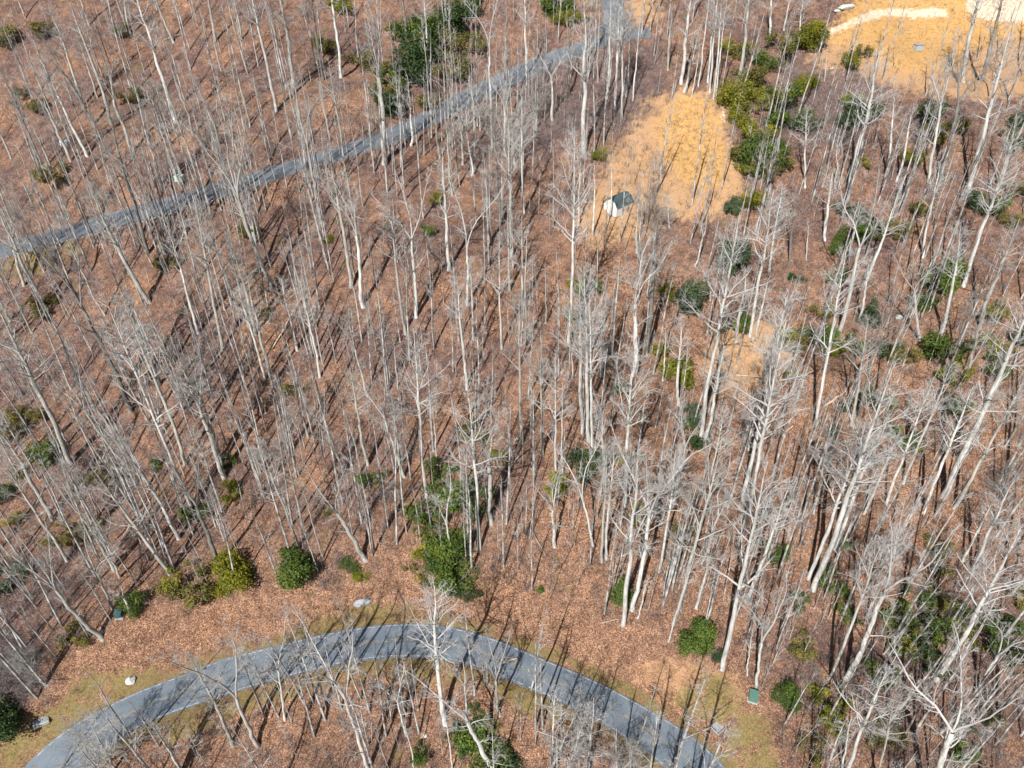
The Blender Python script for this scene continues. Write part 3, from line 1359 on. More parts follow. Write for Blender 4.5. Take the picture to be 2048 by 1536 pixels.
OPEN = [(130, 1330), (300, 1210), (560, 1180), (780, 1140), (960, 1160), (1240, 1260), (1440, 1350), (1540, 1400), (1500, 1560), (1300, 1480), (900, 1250), (400, 1340), (60, 1500)]
OPEN2 = [(1560, 130), (1680, 110), (1780, 200), (1720, 320), (1560, 330), (1480, 300), (1480, 180)]
extra = []
g2 = np.random.default_rng(23)
tries = 0
while len(trees) < 300 and tries < 6000:
    tries += 1
    p = g2.uniform((5, 20), (2043, 1500))
    if blocked(p):
        continue
    if min((p[0] - a) ** 2 + (p[1] - b) ** 2 for a, b in used) < 34 ** 2:
        continue
    used.append(tuple(p))
    trees.append([p[0], p[1], None, None, g2.uniform(2.6, 4.4), g2.choice(['s', 's', 't', 'b']), ''])
TB = ground_at([(t[0], t[1]) for t in trees])
KM = {'t': 'tall', 's': 'slim', 'f': 'spread', 'y': 'fork', 'b': 'bushy'}
CENTRE_V = np.array([0, 1, 0])


def tone_of(px, py, flag, g):
    if flag:
        return flag
    r = g.random()
    w = np.clip((px - 500) / 900, 0, 1)
    if r < .15 + .55 * w:
        return 'p'
    return 'd' if r > .93 else 'g'


TONE = {'p': ((.62, .61, .585), 'pale'), 'g': ((.44, .425, .39), 'grey'), 'd': ((.20, .185, .17), 'dark')}
recs = []
hs = []
for i, (t, B) in enumerate(zip(trees, TB)):
    g = np.random.default_rng(1000 + i)
    kd = KM[t[5]]
    dep = (B - CAM) @ FWD
    if t[2] is None:
        h = g.uniform(11, 20) if kd != 'bushy' else g.uniform(6, 10)
        T = B + np.array([g.normal(0, .5), g.normal(0, .3), h])
    else:
        r = rays([(t[2], t[3])])[0]
        tt = (B[1] - CAM[1]) / r[1]            # where the line of sight crosses the upright plane through the base
        T = CAM + r * tt
        h = T[2] - B[2]
        if h > 40 or h < 4:
            h2 = min(max(h, 4), 40)
            T = B + (T - B) * (h2 / h)
        lean_ = T[0] - B[0]
        lim = .22 * (T[2] - B[2])
        if kd != 'spread' and abs(lean_) > lim:
            T[0] = B[0] + math.copysign(lim, lean_)
        T[1] += g.normal(0, .4)
    d = T - B
    hs.append(d[2])
    tn = tone_of(t[0], t[1], t[6], g)
    recs.append(dict(B=B, d=d, w=t[4], kd=kd, tone=tn, dep=dep, g=g, px=(t[0], t[1]), rnd=t[2] is None))
print('trees', NDIG, len(trees), 'heights', np.percentile(hs, [0, 10, 50, 90, 100]).round(1))

FORMW = {'tall': 'straight', 'slim': 'thin-crowned', 'spread': 'wide-limbed', 'fork': 'forked', 'bushy': 'dense-twigged'}
words_ = place_words([r['B'] for r in recs])
for r, wd in zip(recs, words_):
    g = r['g']
    Lh = float(np.linalg.norm(r['d']))
    vi = int(g.integers(0, NVAR[r['kd']]))
    tm, cm, r0 = PROTO[r['kd']][vi]
    s = Lh / 30.0
    want = r['w'] * .5 * r['dep'] / FPX * 1.05
    k = np.clip(want / (r0 * s), .55, 2.1)
    o = bpy.data.objects.new('bare_tree', None)
    o.empty_display_size = .5
    COL.objects.link(o)
    q = Vector((0, 0, 1)).rotation_difference(Vector(r['d']).normalized())
    rz = Matrix.Rotation(g.uniform(0, 6.28), 4, 'Z')
    o.matrix_world = Matrix.Translation(Vector(r['B']) - Vector((0, 0, .15))) @ q.to_matrix().to_4x4() @ rz @ Matrix.Scale(s, 4)
    thick = 'stout' if want > .30 else ('slender' if want < .17 else 'mid-sized')
    c, tw = TONE[r['tone']]
    o['label'] = f"{thick} {tw} {FORMW[r['kd']]} bare tree, {wd[0]} {wd[1]} {wd[2]}"
    o['category'] = 'tree'
    o['group'] = 'bare winter trees on the hillside'
    c = tuple(np.clip(np.array(c) * g.uniform(.85, 1.15), 0, .75)) + (1,)
    a = obj('trunk', tm, o)
    a.scale = (k, k, 1)
    a.color = c
    b = obj('crown', cm, o)
    kc = float(np.clip(k ** .25, .9, 1.15)) * (1.0 if s > .6 else 1.1)
    if r['kd'] == 'spread' and Lh > 17:
        kc *= .74
    b.scale = (kc, kc, 1)
    b.color = c

# ------------------------------------------------------------------ evergreen shrubs


def leaf_cloud(kind, seed, n):
    g = np.random.default_rng(seed)
    # lumps
    nl = {'round': 16, 'cone': 26, 'loose': 20, 'mound': 22}[kind]
    L, Rr = [], []
    for _ in range(nl):
        if kind == 'cone':
            h = g.uniform(.05, 1.9)
            rr = .85 * (1 - h / 2.15)
            a = g.uniform(0, 6.28)
            L.append((math.cos(a) * rr * .6, math.sin(a) * rr * .6, h))
            Rr.append(.22 + .38 * rr)
        else:
            v = unit(g.normal(size=3))
            sc = {'round': (.62, .62, .50), 'loose': (.95, .95, .45), 'mound': (.85, .85, .42)}[kind]
            zc = {'round': .72, 'loose': .62, 'mound': .5}[kind]
            v = v * g.uniform(.5, 1.25)
            L.append((v[0] * sc[0], v[1] * sc[1], max(.12, zc + v[2] * sc[2])))
            Rr.append(g.uniform(.15, .42) if kind != 'loose' else g.uniform(.09, .30))
    L = np.array(L)
    Rr = np.array(Rr)
    pr = Rr ** 2 / (Rr ** 2).sum()
    idx = g.choice(nl, n, p=pr)
    v = unit(g.normal(size=(n, 3)))
    P = L[idx] + v * (Rr[idx] * g.uniform(.35, 1.05, n) ** .45)[:, None]
    fl = g.random(n) < .2
    P[fl] += v[fl] * g.uniform(.05, .28, fl.sum())[:, None]
    P[:, 2] = np.maximum(P[:, 2], .03)
    nrm = unit(v * .7 + g.normal(0, .55, (n, 3)) + np.array([0, 0, .35]))
    t1 = unit(np.cross(nrm, g.normal(size=(n, 3))))
    t2 = np.cross(nrm, t1)
    l = g.uniform(.035, .075, n)[:, None]
    w = l * .42
    V = np.stack([P - t1 * l, P + t2 * w + nrm * w * .3, P + t1 * l, P - t2 * w + nrm * w * .3], 1).reshape(-1, 3)
    F = np.array([[0, 1, 2], [0, 2, 3]])
    F = (F[None] + (np.arange(n) * 4)[:, None, None]).reshape(-1, 3)
    lt = g.uniform(0, 1, nl)[idx] * .45 + g.random(n) * .55
    me = mk_mesh('foliage', V, F, M_LEAF)
    at = me.attributes.new('leaf_tone', 'FLOAT', 'POINT')
    at.data.foreach_set('value', np.repeat(lt, 4).astype(np.float32))
    # stems
    ns = 7
    az = g.uniform(0, 6.28, ns)
    D = unit(np.stack([np.cos(az) * .5, np.sin(az) * .5, np.ones(ns)], 1))
    SP = path_from(np.zeros((ns, 3)), D, g.uniform(.7, 1.2, ns), 4, .18, .2, g)
    SP[:, 0, 2] -= .1
    sv, sf = tubes(SP, np.full((ns, 1), .022) * np.linspace(1, .4, 5)[None], 4)
    sm = mk_mesh('stem', sv, sf, M_TWIG)
    return me, sm


SHP = {k: [leaf_cloud(k, 50 + j * 7 + len(k), nn) for j in range(2)] for k, nn in
       (('round', 5200), ('cone', 4600), ('loose', 3200), ('mound', 4200))}
GREEN = {'g': ((.085, .135, .030), 'green'), 'd': ((.045, .085, .032), 'dark green'), 'y': ((.19, .20, .022), 'yellow-green'),
         'o': ((.16, .15, .05), 'olive'), 's': ((.075, .115, .070), 'grey-green')}
SW = {'round': 'rounded', 'cone': 'conical', 'loose': 'loose', 'mound': 'mounded'}
shr = []
_g = np.random.default_rng(77)
for (x0_, x1_, y0_, y1_, k_, cs_) in ((1560, 2040, 200, 820, 26, 'ogdoyg'), (1560, 2040, 1050, 1520, 12, 'ogdoy'), (1100, 1500, 560, 1120, 8, 'goy'),
                                      (0, 520, 540, 1130, 5, 'oogo'), (0, 900, 0, 240, 5, 'oodo'), (1440, 1640, 90, 340, 9, 'ogy')):
    for _ in range(k_):
        SHRUBS += '%d %d %d %s l %.1f\n' % (_g.integers(x0_, x1_), _g.integers(y0_, y1_), _g.integers(26, 58), cs_[int(_g.integers(0, len(cs_)))], _g.uniform(.7, 1.1))
for ln in SHRUBS.strip().splitlines():
    f = ln.split()
    if f:
        shr.append((float(f[0]), float(f[1]), float(f[2]), f[3], f[4], float(f[5]) if len(f) > 5 else 1.0))
# the pixel is the middle of the foliage; drop to its foot
SB = ground_at([(a, b + w * .28 * hh) for a, b, w, _, _, hh in shr])
wsh = place_words(SB)
SK = {'r': 'round', 'c': 'cone', 'l': 'loose', 'm': 'mound'}
for (a, b, w, cc, kk, hh), B, wd in zip(shr, SB, wsh):
    g = np.random.default_rng(int(a * 7 + b))
    kd = SK[kk]
    me, sm = SHP[kd][int(g.integers(0, 2))]
    dep = (B - CAM) @ FWD
    R = w * .5 * dep / FPX * 1.22
    o = bpy.data.objects.new('evergreen_shrub', None)
    COL.objects.link(o)
    o.location = (B[0], B[1], B[2] - .05)
    o.rotation_euler = (0, 0, g.uniform(0, 6.28))
    o.scale = (R, R, R * hh)
    c, cw = GREEN[cc]
    c = tuple(np.array(c) * g.uniform(.85, 1.2)) + (1,)
    size = 'large' if w > 62 else ('small' if w < 38 else 'middling')
    o['label'] = f"{size} {cw} {SW[kd]} evergreen shrub, {wd[0]} {wd[1]} {wd[2]}"
    o['category'] = 'shrub'
    o['group'] = 'evergreen shrubs under the trees'
    f1 = obj('foliage', me, o)
    f1.color = c
    s1 = obj('stem', sm, o)
    s1.color = (.3, .26, .22, 1)

# ------------------------------------------------------------------ masses: saplings, surrounding wood, brush, grasses


def bulk(name, protos, pts, scales, leans, mats, kindlabel, g, label=None):
    """many small growths joined into one mass, real geometry"""
    parts = []
    for (V, F), sel in protos:
        if len(sel) == 0:
            continue
        n = len(sel)
        th = g.uniform(0, 6.28, n)
        c, s = np.cos(th), np.sin(th)
        v = V[None] * scales[sel][:, None, None]
        x = v[..., 0] * c[:, None] - v[..., 1] * s[:, None] + v[..., 2] * leans[sel, 0][:, None]
        y = v[..., 0] * s[:, None] + v[..., 1] * c[:, None] + v[..., 2] * leans[sel, 1][:, None]
        P = np.stack([x, y, v[..., 2]], -1) + pts[sel][:, None]
        f = (F[None] + (np.arange(n) * len(V))[:, None, None]).reshape(-1, 3)
        parts.append((P.reshape(-1, 3), f))
    V, F = join(parts)
    o = obj(name, mk_mesh(name, V, F, mats), kind='stuff')
    if label:
        o['label'] = label
    return o, len(F)


def small_tree(seed, H, r0, nl, m2, m3, lm):
    g = np.random.default_rng(seed)
    z = np.linspace(0, 1, 6)
    TP = np.stack([np.cumsum(g.normal(0, .04 * H / 10, 6)), np.cumsum(g.normal(0, .04 * H / 10, 6)), z * H], 1)
    TP[:, :2] -= TP[0, :2]
    TR = r0 * (1 - .3 * z - .55 * z ** 2)
    t = np.sort(g.uniform(.42, .97, nl))
    az = g.uniform(0, 6.28, nl)
    el = np.radians(g.uniform(22, 50, nl))
    P0 = np.stack([np.interp(t, z, TP[:, i]) for i in range(3)], 1)
    D = np.stack([np.cos(az) * np.sin(el), np.sin(az) * np.sin(el), np.cos(el)], 1)
    L = lm * H * (1.25 - t) * g.uniform(.6, 1.2, nl)
    LP = path_from(P0, D, L, 2, .12, .25, g)
    LR = np.maximum(r0 * (1 - .85 * t) * .5, .02)[:, None] * np.linspace(1, .4, 3)[None]
    parts = [tubes(TP[None], TR[None], 5), tubes(LP, LR, 3, 'point')]
    BP, BR = spawn(LP, LR, m2, .2, 1, (22, 55), (.35, .7), 1, .15, .1, .6, g, .016)
    parts.append(cones(BP[:, 0], BP[:, -1], BR[:, 0]))
    if m3:
        CP, CR = spawn(BP, BR, m3, .2, 1, (22, 55), (.4, .8), 1, .15, .1, .6, g, .014)
        parts.append(cones(CP[:, 0], CP[:, -1], CR[:, 0]))
    return join(parts)


def sample_px(n, x0, x1, y0, y1, g, fn=None):
    out = []
    while len(out) < n:
        p = g.uniform((x0, y0), (x1, y1), (4000, 2))
        k = np.ones(len(p), bool)
        if fn is not None:
            k = fn(p)
        out += list(map(tuple, p[k]))
    return np.array(out[:n])


def free(p, open_too=True):
    k = ~(inside(p, LOW_UP + LOW_DN[::-1]) | inside(p, UPP_UP + UPP_DN[::-1]))
    for q in STRAW[:2] + PALE:
        k &= ~inside(p, q)
    if open_too:
        k &= ~inside(p, OPEN) & ~inside(p, [(1195, 375), (1260, 375), (1275, 440), (1195, 440)])
        for q in GRASS[:5]:
            k &= ~inside(p, q)
    return k


g3 = np.random.default_rng(5)
# thin saplings between the trees
SP_ = [small_tree(300 + i, 10, .05, 9, 4, 2, .22) for i in range(5)]
pp = sample_px(1000, -40, 2090, -30, 1560, g3, free)
P3 = ground_at(pp)
sc = g3.uniform(.45, 1.35, len(P3))
sel = np.array_split(g3.permutation(len(P3)), 5)
_, nt1 = bulk('sapling_undergrowth', list(zip(SP_, sel)), P3, sc, g3.normal(0, .05, (len(P3), 2)), M_POLE, 'stuff', g3,
              'thin pale saplings filling the gaps between the bare trees')
MT = [small_tree(350 + i, 19, .15, 12, 4, 3, .17) for i in range(5)]
pm = sample_px(690, 0, 2048, 0, 1500, g3, free)
_l = np.stack([g3.uniform(0, 1130, 90), np.zeros(90)], 1)
_c = (resample(UPP_DN, 200)[:, 0], resample(UPP_DN, 200)[:, 1])
_l[:, 1] = np.interp(_l[:, 0], _c[0][:150], _c[1][:150]) + g3.uniform(8, 60, 90)
pm = np.concatenate([pm, _l])
PM = ground_at(pm)
bulk('young_trees', list(zip(MT, np.array_split(np.arange(len(PM)), 5))), PM, g3.uniform(.55, 1.3, len(PM)), g3.normal(0, .035, (len(PM), 2)),
     M_POLE, 'stuff', g3, 'slim young bare trees crowding between the larger trunks')
# wood beyond the frame: trees that throw their shade and tips into view
BT = [small_tree(400 + i, 26, .24, 15, 5, 4, .24) for i in range(4)]
cand = []
while len(cand) < 190:
    x, y = g3.uniform(-170, 170), g3.uniform(8, 215)
    z = float(height(np.array([x]), np.array([y]))[0])
    p, zz = project([[x, y, z]])
    u, v = p[0]
    if zz[0] > 5 and (-12 < u < 2060) and (-12 < v < 1548):
        continue
    if zz[0] > 5 and 1548 <= v < 1900 and 0 < u < 1500 and g3.random() < .35:
        continue
    if inside(np.array([[u, v]]), LOW_UP + LOW_DN[::-1])[0] or inside(np.array([[u, v]]), UPP_UP + UPP_DN[::-1])[0]:
        continue
    if any((x - a[0]) ** 2 + (y - a[1]) ** 2 < 16 for a in cand):
        continue
    cand.append((x, y, z))
while len(cand) < 232:
    x, y = g3.uniform(-62, 62), g3.uniform(14, 43)
    z = float(height(np.array([x]), np.array([y]))[0])
    u, v = project([[x, y, z]])[0][0]
    if v < 1552 or inside(np.array([[u, v]]), LOW_UP + LOW_DN[::-1])[0] or any((x - a[0]) ** 2 + (y - a[1]) ** 2 < 9 for a in cand):
        continue
    cand.append((x, y, z))
while len(cand) < 256:
    x, y = g3.uniform(2, 48), g3.uniform(24, 43)
    z = float(height(np.array([x]), np.array([y]))[0])
    u, v = project([[x, y, z]])[0][0]
    if v < 1552 or inside(np.array([[u, v]]), LOW_UP + LOW_DN[::-1])[0] or any((x - a[0]) ** 2 + (y - a[1]) ** 2 < 4 for a in cand):
        continue
    cand.append((x, y, z))
cand = np.array(cand)
_, nt2 = bulk('surrounding_woods', list(zip(BT, np.array_split(np.arange(len(cand)), 4))), cand, g3.uniform(.6, 1.05, len(cand)),
              g3.normal(0, .04, (len(cand), 2)), M_POLE, 'stuff', g3, 'bare woodland carrying on around the slope')


def bush(seed, n, spread, H):
    g = np.random.default_rng(seed)
    b = g.normal(0, spread * .3, (n, 3))
    b[:, 2] = -.05
    az = g.uniform(0, 6.28, n)
    el = np.radians(np.abs(g.normal(0, 30, n)))
    D = np.stack([np.cos(az) * np.sin(el), np.sin(az) * np.sin(el), np.cos(el)], 1)
    L = g.uniform(.5, 1.15, n) * H
    P = path_from(b, D, L, 1, .05, .1, g)
    parts = [cones(P[:, 0], P[:, 1], .022)]
    CP, CR = spawn(P, np.full((n, 2), .02), 2, .3, .95, (20, 50), (.35, .7), 1, .1, .1, .7, g, .012)
    parts.append(cones(CP[:, 0], CP[:, -1], CR[:, 0]))
    return join(parts)


BU = [bush(500 + i, 9, 1.1, 1.7) for i in range(6)]
n1 = sample_px(6500, -60, 2100, -40, 1580, g3, free)
extra_p = []
for poly in BROWN:
    q = np.array(poly)
    e = sample_px(260, q[:, 0].min(), q[:, 0].max(), q[:, 1].min(), q[:, 1].max(), g3, lambda p: inside(p, poly) & free(p))
    extra_p.append(e)
for cx, cy, rr, nn in BRUSHY:
    e = np.stack([g3.normal(cx, rr, nn), g3.normal(cy, rr * .8, nn)], 1)
    extra_p.append(e[free(e, False)])
n1 = np.concatenate([n1] + extra_p)
PB = ground_at(n1)
scb = g3.uniform(.45, 1.3, len(PB))
_, nt3 = bulk('undergrowth', list(zip(BU, np.array_split(g3.permutation(len(PB)), 6))), PB, scb, g3.normal(0, .08, (len(PB), 2)), M_BRUSH, 'stuff', g3,
              'leafless purple-brown brush covering the forest floor')


def tuft(seed, n, H, r):
    g = np.random.default_rng(seed)
    b = g.normal(0, .16, (n, 3))
    b[:, 2] = -.03
    az = g.uniform(0, 6.28, n)
    el = np.radians(g.uniform(5, 55, n))
    D = np.stack([np.cos(az) * np.sin(el), np.sin(az) * np.sin(el), np.cos(el)], 1)
    return cones(b, b + D * (g.uniform(.5, 1.1, n) * H)[:, None], r)


TU = [tuft(600 + i, 6, .42, .026) for i in range(4)]
q = []
for poly, nn in ((STRAW[0], 3200), (STRAW[1], 4800), (TANISH[0], 1300), (TANISH[1], 900)):
    a_ = np.array(poly)
    q.append(sample_px(nn, a_[:, 0].min(), a_[:, 0].max(), a_[:, 1].min(), a_[:, 1].max(), g3,
                       lambda p: inside(p + g3.normal(0, 20, p.shape), poly) & ~inside(p, PALE[0]) & ~inside(p, PALE[1])))
q = ground_at(np.concatenate(q))
_, nt4 = bulk('straw_grass', list(zip(TU, np.array_split(g3.permutation(len(q)), 4))), q, g3.uniform(.5, 1.3, len(q)), g3.normal(0, .1, (len(q), 2)),
              M_STRAWG, 'stuff', g3, 'dry golden straw grass of the clearings')
TG = [tuft(650 + i, 7, .22, .02) for i in range(3)]
q = []
for poly in GRASS:
    a_ = np.array(poly)
    q.append(sample_px(520, a_[:, 0].min(), a_[:, 0].max(), a_[:, 1].min(), a_[:, 1].max(), g3,
                       lambda p: inside(p + g3.normal(0, 8, p.shape), poly) & ~inside(p, LOW_UP + LOW_DN[::-1]) & ~inside(p, UPP_UP + UPP_DN[::-1])))
q = ground_at(np.concatenate(q))
_, nt5 = bulk('verge_grass', list(zip(TG, np.array_split(g3.permutation(len(q)), 3))), q, g3.uniform(.6, 1.5, len(q)), g3.normal(0, .1, (len(q), 2)),
              M_GRASSG, 'stuff', g3, 'short olive grass along the road verges')
print('mass tris', nt1, nt2, nt3, nt4, nt5)

# ------------------------------------------------------------------ shed


def box(x0, x1, y0, y1, z0, z1):
    V = np.array([(x, y, z) for z in (z0, z1) for y in (y0, y1) for x in (x0, x1)], float)
    F = np.array([(0, 2, 3, 1), (4, 5, 7, 6), (0, 1, 5, 4), (2, 6, 7, 3), (0, 4, 6, 2), (1, 3, 7, 5)])
    return V, F


def prism(sec, y0, y1):
    """closed cross-section (x,z) swept along y"""
    n = len(sec)
    V = np.array([(x, y0, z) for x, z in sec] + [(x, y1, z) for x, z in sec], float)
    F = []
    for i in range(n):
        j = (i + 1) % n
        F.append((i, j, n + j, n + i))
    me = (V, F + [tuple(range(n))[::-1], tuple(range(n, 2 * n))])
    return me


def raw(name, V, F, mat, parent=None, bev=0.0, **kw):
    me = bpy.data.meshes.new(name)
    me.from_pydata([tuple(v) for v in V], [], [tuple(f) for f in F])
    me.materials.append(mat)
    o = obj(name, me, parent, **kw)
    if bev:
        b = o.modifiers.new('edge', 'BEVEL')
        b.width = bev
        b.segments = 2
    return o


def thing(name, px, rz, label, cat, group=None, dz=0.0, tilt=None):
    B = ground_at([px])[0]
    o = bpy.data.objects.new(name, None)
    COL.objects.link(o)
    o.location = (B[0], B[1], B[2] + dz)
    o.rotation_euler = (0, 0, rz)
    o['label'] = label
    o['category'] = cat
    if group:
        o['group'] = group
    return o


sh_ = thing('garden_shed', (1220, 428), math.radians(-46), 'small white shed with a dark teal gambrel roof beside the straw clearing', 'shed', dz=-.2)
sh_.scale = (.9, .9, .85)
W, L_ = 1.75, 5.2
prof_ = [(-W, 0), (W, 0), (W, 2.6), (W * .62, 3.5), (0, 3.95), (-W * .62, 3.5), (-W, 2.6)]
V, F = prism(prof_, 0, L_)
raw('wall', V, F, M_SIDING, sh_)
rp = [(-W - .22, 2.45), (-W * .66, 3.62), (0, 4.12), (W * .66, 3.62), (W + .22, 2.45), (W + .16, 2.36), (W * .63, 3.52), (0, 4.0), (-W * .63, 3.52), (-W - .16, 2.36)]
roof_pts = [(-W - .22, 2.42), (-W * .66, 3.62), (0, 4.12), (W * .66, 3.62), (W + .22, 2.42)]
roof = None
n = 0
roof_base = prism([(-W - .2, 2.40), (-W * .66, 3.58), (0, 4.08), (W * .66, 3.58), (W + .2, 2.40), (W + .12, 2.38), (W * .62, 3.52), (0, 4.0), (-W * .62, 3.52), (-W - .12, 2.38)], -.25, L_ + .25)
roof = raw('roof', roof_base[0], roof_base[1], M_SHINGLE, sh_)
for i in range(4):                       # courses of shingles, each lying on the next
    a = np.array(roof_pts[i])
    b = np.array(roof_pts[i + 1])
    d = (b - a) / np.linalg.norm(b - a)
    nr = np.array([-d[1], d[0]])
    ln = np.linalg.norm(b - a)
    m = max(3, int(ln / .28))
    for j in range(m):
        p0 = a + d * (ln * j / m)
        p1 = a + d * (ln * (j + 1) / m)
        t0, t1 = (.055, .02) if i < 2 else (.02, .055)
        sec = [tuple(p0 + nr * .004), tuple(p1 + nr * .004), tuple(p1 + nr * t1), tuple(p0 + nr * t0)]
        v, f = prism(sec, -.28, L_ + .28)
        raw('shingle', v, f, M_SHINGLE, roof)
for sx in (-1, 1):
    v, f = box(sx * W - .06, sx * W + .06, -.05, .07, 0, 2.6)
    raw('corner_trim', v, f, M_TRIM, sh_)
v, f = box(-.75, .75, -.06, -.004, .15, 2.15)
dr = raw('door', v, f, M_TRIM, sh_)
for x in (-.75, 0, .70):
    v, f = box(x, x + .05, -.085, -.062, .15, 2.15)
    raw('batten', v, f, M_SIDING, dr)
v, f = box(.08, .13, -.14, -.087, 1.05, 1.25)
raw('handle', v, f, M_DARK, dr)
v, f = box(-.32, .32, -.05, -.003, 2.6, 3.0)
raw('gable_vent', v, f, M_CONC, sh_)

# ------------------------------------------------------------------ roadside boxes, stones, logs


def cabinet(px, rz, mat, label, w=1.1, d=1.0, h=1.2, name='utility_cabinet', group=None):
    o = thing(name, px, rz, label, 'utility box', group, dz=-.1)
    v, f = box(-w / 2 - .12, w / 2 + .12, -d / 2 - .12, d / 2 + .12, 0, .18)
    raw('base_pad', v, f, M_CONC, o, .02)
    v, f = box(-w / 2, w / 2, -d / 2, d / 2, .18, h)
    body = raw('body', v, f, mat, o, .03)
    sec = [(-w / 2 - .05, h), (w / 2 + .05, h), (w / 2 + .05, h + .06), (0, h + .13), (-w / 2 - .05, h + .06)]
    v, f = prism(sec, -d / 2 - .05, d / 2 + .05)
    raw('lid', v, f, mat, o, .01)
    v, f = box(-w / 2 + .08, w / 2 - .08, -d / 2 - .035, -d / 2 - .003, .28, h - .08)
    dd = raw('door', v, f, mat, o, .01)
    v, f = box(w / 2 - .22, w / 2 - .17, -d / 2 - .075, -d / 2 - .037, .6, .78)
    raw('handle', v, f, M_DARK, dd)
    return o


cabinet((1505, 1397), math.radians(-20), M_GBOX, 'dark green roadside cabinet standing by the base of pale thin trunks', 1.15, 1.2, 1.25)
cabinet((360, 361), math.radians(-4), M_GBOXP, 'pale mint utility box on the bank above the lane', 1.5, 1.2, 1.1)
cabinet((240, 1232), math.radians(10), M_DBOX, 'dark teal box in the leaves beside a small green shrub', .9, .9, 1.1)

vo = thing('vault_cover', (1437, 1452), math.radians(38), 'grey concrete vault lid in a dark frame on grassy verge', 'utility cover', dz=.02)
v, f = box(-1.0, 1.0, -.8, .8, -.2, .10)
raw('slab', v, f, M_CONC, vo, .02)
for a_, b_, c_, d__ in ((-.92, .92, -.72, -.64), (-.92, .92, .64, .72), (-.92, -.84, -.637, .637), (.84, .92, -.637, .637)):
    v, f = box(a_, b_, c_, d__, .103, .20)
    raw('frame', v, f, M_DARK, vo)
v, f = box(-.83, .83, -.63, .63, .103, .16)
raw('lid', v, f, M_ROCK, vo)

cb = thing('concrete_block', (84, 1446), math.radians(32), 'weathered grey concrete block on the grass beside the road', 'block', dz=-.05)
v, f = box(-.95, .95, -.55, .55, 0, .55)
raw('block_body', v, f, M_CONC, cb, .06)
v, f = box(-.80, .80, -.42, .42, .553, .60)
raw('cap', v, f, M_ROCK, cb, .02)
mp_ = thing('marker_post', (59, 1456), .4, 'short pale marker post leaning near the concrete block', 'post')
v, f = box(-.07, .07, -.07, .07, -.1, .9)
raw('post', v, f, M_TRIM, mp_, .01)
v, f = box(-.09, .09, -.09, .09, .903, 1.0)
raw('cap', v, f, M_DARK, mp_, .01)


def rock(px, r, mat, label, seed, sq=(1, 1, .6), group=None):
    import bmesh
    bm = bmesh.new()
    bmesh.ops.create_icosphere(bm, subdivisions=3, radius=1)
    g = np.random.default_rng(seed)
    pl = [(unit(g.normal(size=3)), g.uniform(.55, .9)) for _ in range(12)]
    for v in bm.verts:
        p = np.array(v.co)
        for nrm, dd in pl:
            k = p @ nrm - dd
            if k > 0:
                p = p - nrm * k * .85
        p = p * (1 + .05 * math.sin(p[0] * 9 + seed) * math.cos(p[1] * 7))
        v.co = Vector(p * np.array(sq) * r)
    me = bpy.data.meshes.new('boulder')
    bm.to_mesh(me)
    bm.free()
    me.materials.append(mat)
    B = ground_at([px])[0]
    o = obj('boulder', me)
    o.location = (B[0], B[1], B[2] + r * sq[2] * .35)
    o.rotation_euler = (0, 0, g.uniform(0, 6.28))
    o['label'] = label
    o['category'] = 'rock'
    if group:
        o['group'] = group
    return o


rock((131, 290), 1.25, M_ROCKL, 'blue-grey boulder by the base of a leaning grey trunk', 3, (.75, 1.1, .9))
rock((715, 1211), .75, M_ROCK, 'smaller grey stone of the pair on the verge', 5, (1, .8, .6))
rock((728, 1205), 1.15, M_ROCK, 'longer flat grey stone of the pair on the verge', 6, (.6, 1.2, .6))
rock((263, 1363), .75, M_ROCKL, 'pale split stone at the edge of the grass verge', 7, (1, .9, .7))
rock((268, 1359), .4, M_ROCK, 'small dark stone tucked against the pale split stone', 8, (1, .9, .9))
rock((1692, 16), 1.9, M_ROCKL, 'flat pale rock slab at the golden field edge', 9, (1.5, .8, .35))
rock((1674, 24), .9, M_ROCKL, 'lesser pale stone next to the flat rock slab', 10, (1.2, .8, .5))
rock((1664, 138), .6, M_ROCKL, 'small bright stone in brown brush below golden field', 11)
rock((1797, 633), .7, M_ROCKL, 'pale stone on open leaves between right-hand hollies', 12) if False else None
rock((1796, 635), .8, M_ROCKL, 'pale flat stone on bare leaves between two green hollies', 12, (1, 1, .4))
rock((850, 1472), .35, M_ROCKL, 'small white stone on leaves below the road bend', 13)
cb2 = thing('stone_block', (1835, 100), .2, 'square grey block standing in the golden field', 'block', dz=-.1)
v, f = box(-.9, .9, -.8, .8, 0, 1.3)
raw('block_body', v, f, M_CONC, cb2, .05)
v, f = box(-1.0, 1.0, -.9, .9, 1.303, 1.42)
raw('cap', v, f, M_ROCK, cb2, .02)


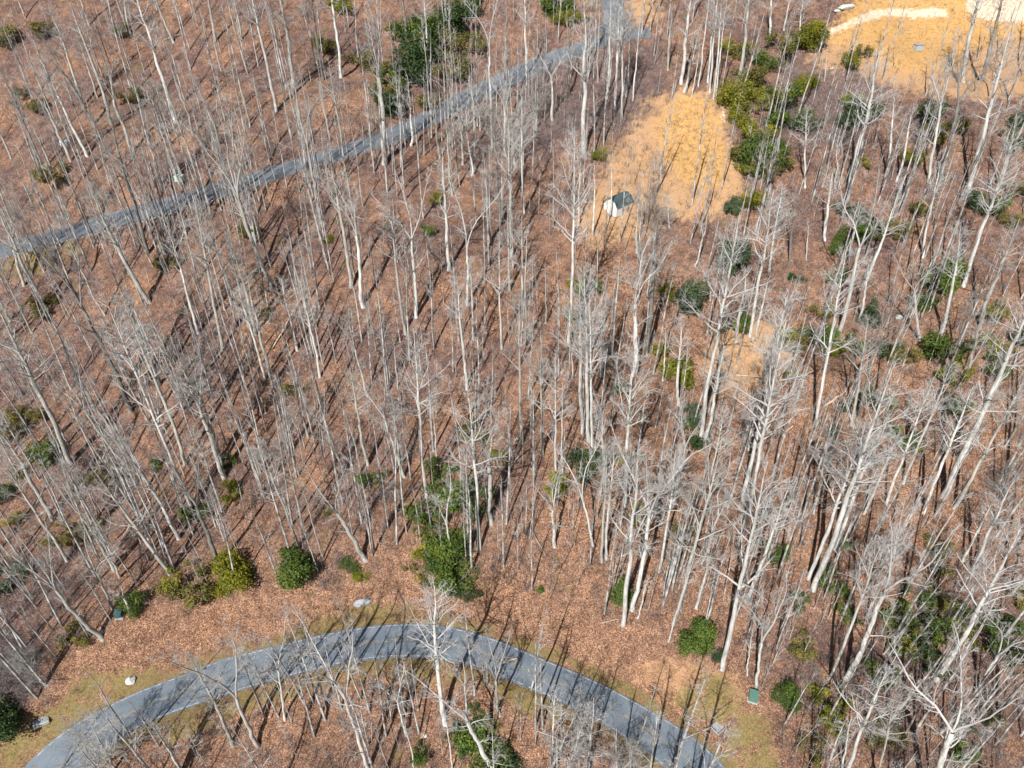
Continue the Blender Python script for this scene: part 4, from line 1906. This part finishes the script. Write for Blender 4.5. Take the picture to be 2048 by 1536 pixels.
def log(p0, p1, r, mat, label, seed, up=(.15, .5)):
    A, B = ground_at([p0, p1])
    A[2] += r * .6 + up[0]
    B[2] += r * .6 + up[1]
    g = np.random.default_rng(seed)
    t = np.linspace(0, 1, 8)[:, None]
    P = A * (1 - t) + B * t
    P[1:-1] += g.normal(0, r * .35, (6, 3))
    R = r * np.linspace(1, .55, 8) * (1 + g.normal(0, .05, 8))
    o = bpy.data.objects.new('fallen_log', None)
    COL.objects.link(o)
    o.location = A
    V, F = tubes((P - A)[None], R[None], 8)
    V = np.concatenate([V, [P[0] - A], [P[-1] - A]])
    k = len(V)
    cap = [(i, (i + 1) % 8, k - 2) for i in range(8)] + [(56 + (i + 1) % 8, 56 + i, k - 1) for i in range(8)]
    F = np.concatenate([F, np.array(cap)])
    obj('stem', mk_mesh('stem', V, F, mat, True), o)
    for j in range(3):
        i = int(g.integers(2, 7))
        d = unit(g.normal(size=3) + np.array([0, 0, .6]))
        bp = path_from((P[i] - A)[None], d[None], np.array([g.uniform(.8, 2.2)]), 3, .15, .1, g)
        v, f = tubes(bp, (R[i] * .35 * np.linspace(1, .3, 4))[None], 4)
        obj('branch_stub', mk_mesh('branch_stub', v, f, mat), o)
    o['label'] = label
    o['category'] = 'log'
    o['group'] = 'fallen logs on the forest floor'
    return o


LOGS = [((223, 1117), (267, 1048), .17, M_LOG, 'long pale peeled log propped against a leaning trunk'),
        ((1645, 817), (1690, 787), .22, M_LOG, 'orange-tinted broken log among the pole-straight grove'),
        ((1563, 874), (1584, 857), .15, M_LOG, 'short pale splintered log near tall pale trunks'),
        ((1470, 752), (1535, 760), .12, M_LOG, 'thin pale pole lying across the sandy clearing'),
        ((1201, 1248), (1238, 1242), .11, M_LOGD, 'short grey limb lying by the narrow holly'),
        ((410, 745), (450, 700), .12, M_LOGD, 'old grey log lying along the shaded bank'),
        ((545, 700), (610, 588), .15, M_LOG, 'long pale log lying among slim trees mid slope'),
        ((640, 620), (600, 655), .11, M_LOGD, 'thin weathered log under the open wood'),
        ((1290, 970), (1340, 950), .10, M_LOGD, 'weathered stick-like log below the wide fan tree'),
        ((962, 940), (1000, 955), .14, M_LOGD, 'grey log lying at the foot of the dark forked tree'),
        ((1410, 735), (1480, 770), .11, M_LOGD, 'dark crooked limb at the edge of the sandy clearing'),
        ((1090, 1110), (1060, 1060), .10, M_LOGD, 'broken grey limb above the tiny round shrub'),
        ((330, 82), (365, 72), .12, M_LOGD, 'grey log across the upper wooded bank'),
        ((1780, 860), (1815, 880), .1, M_LOGD, 'thin grey log in the pole-straight grove shade'),
        ((1000, 1330), (1040, 1318), .13, M_LOG, 'pale broken limb leaning over the road edge')]
for i, (a, b, r, m, lb) in enumerate(LOGS):
    log(a, b, r, m, lb, 40 + i)
print('objects', len(bpy.data.objects))

tot = 0
seen = set()
for o in S.objects:
    if o.type == 'MESH' and o.data.name not in seen:
        seen.add(o.data.name)
        o.data.calc_loop_triangles()
        tot += len(o.data.loop_triangles)
print('unique triangles', tot)
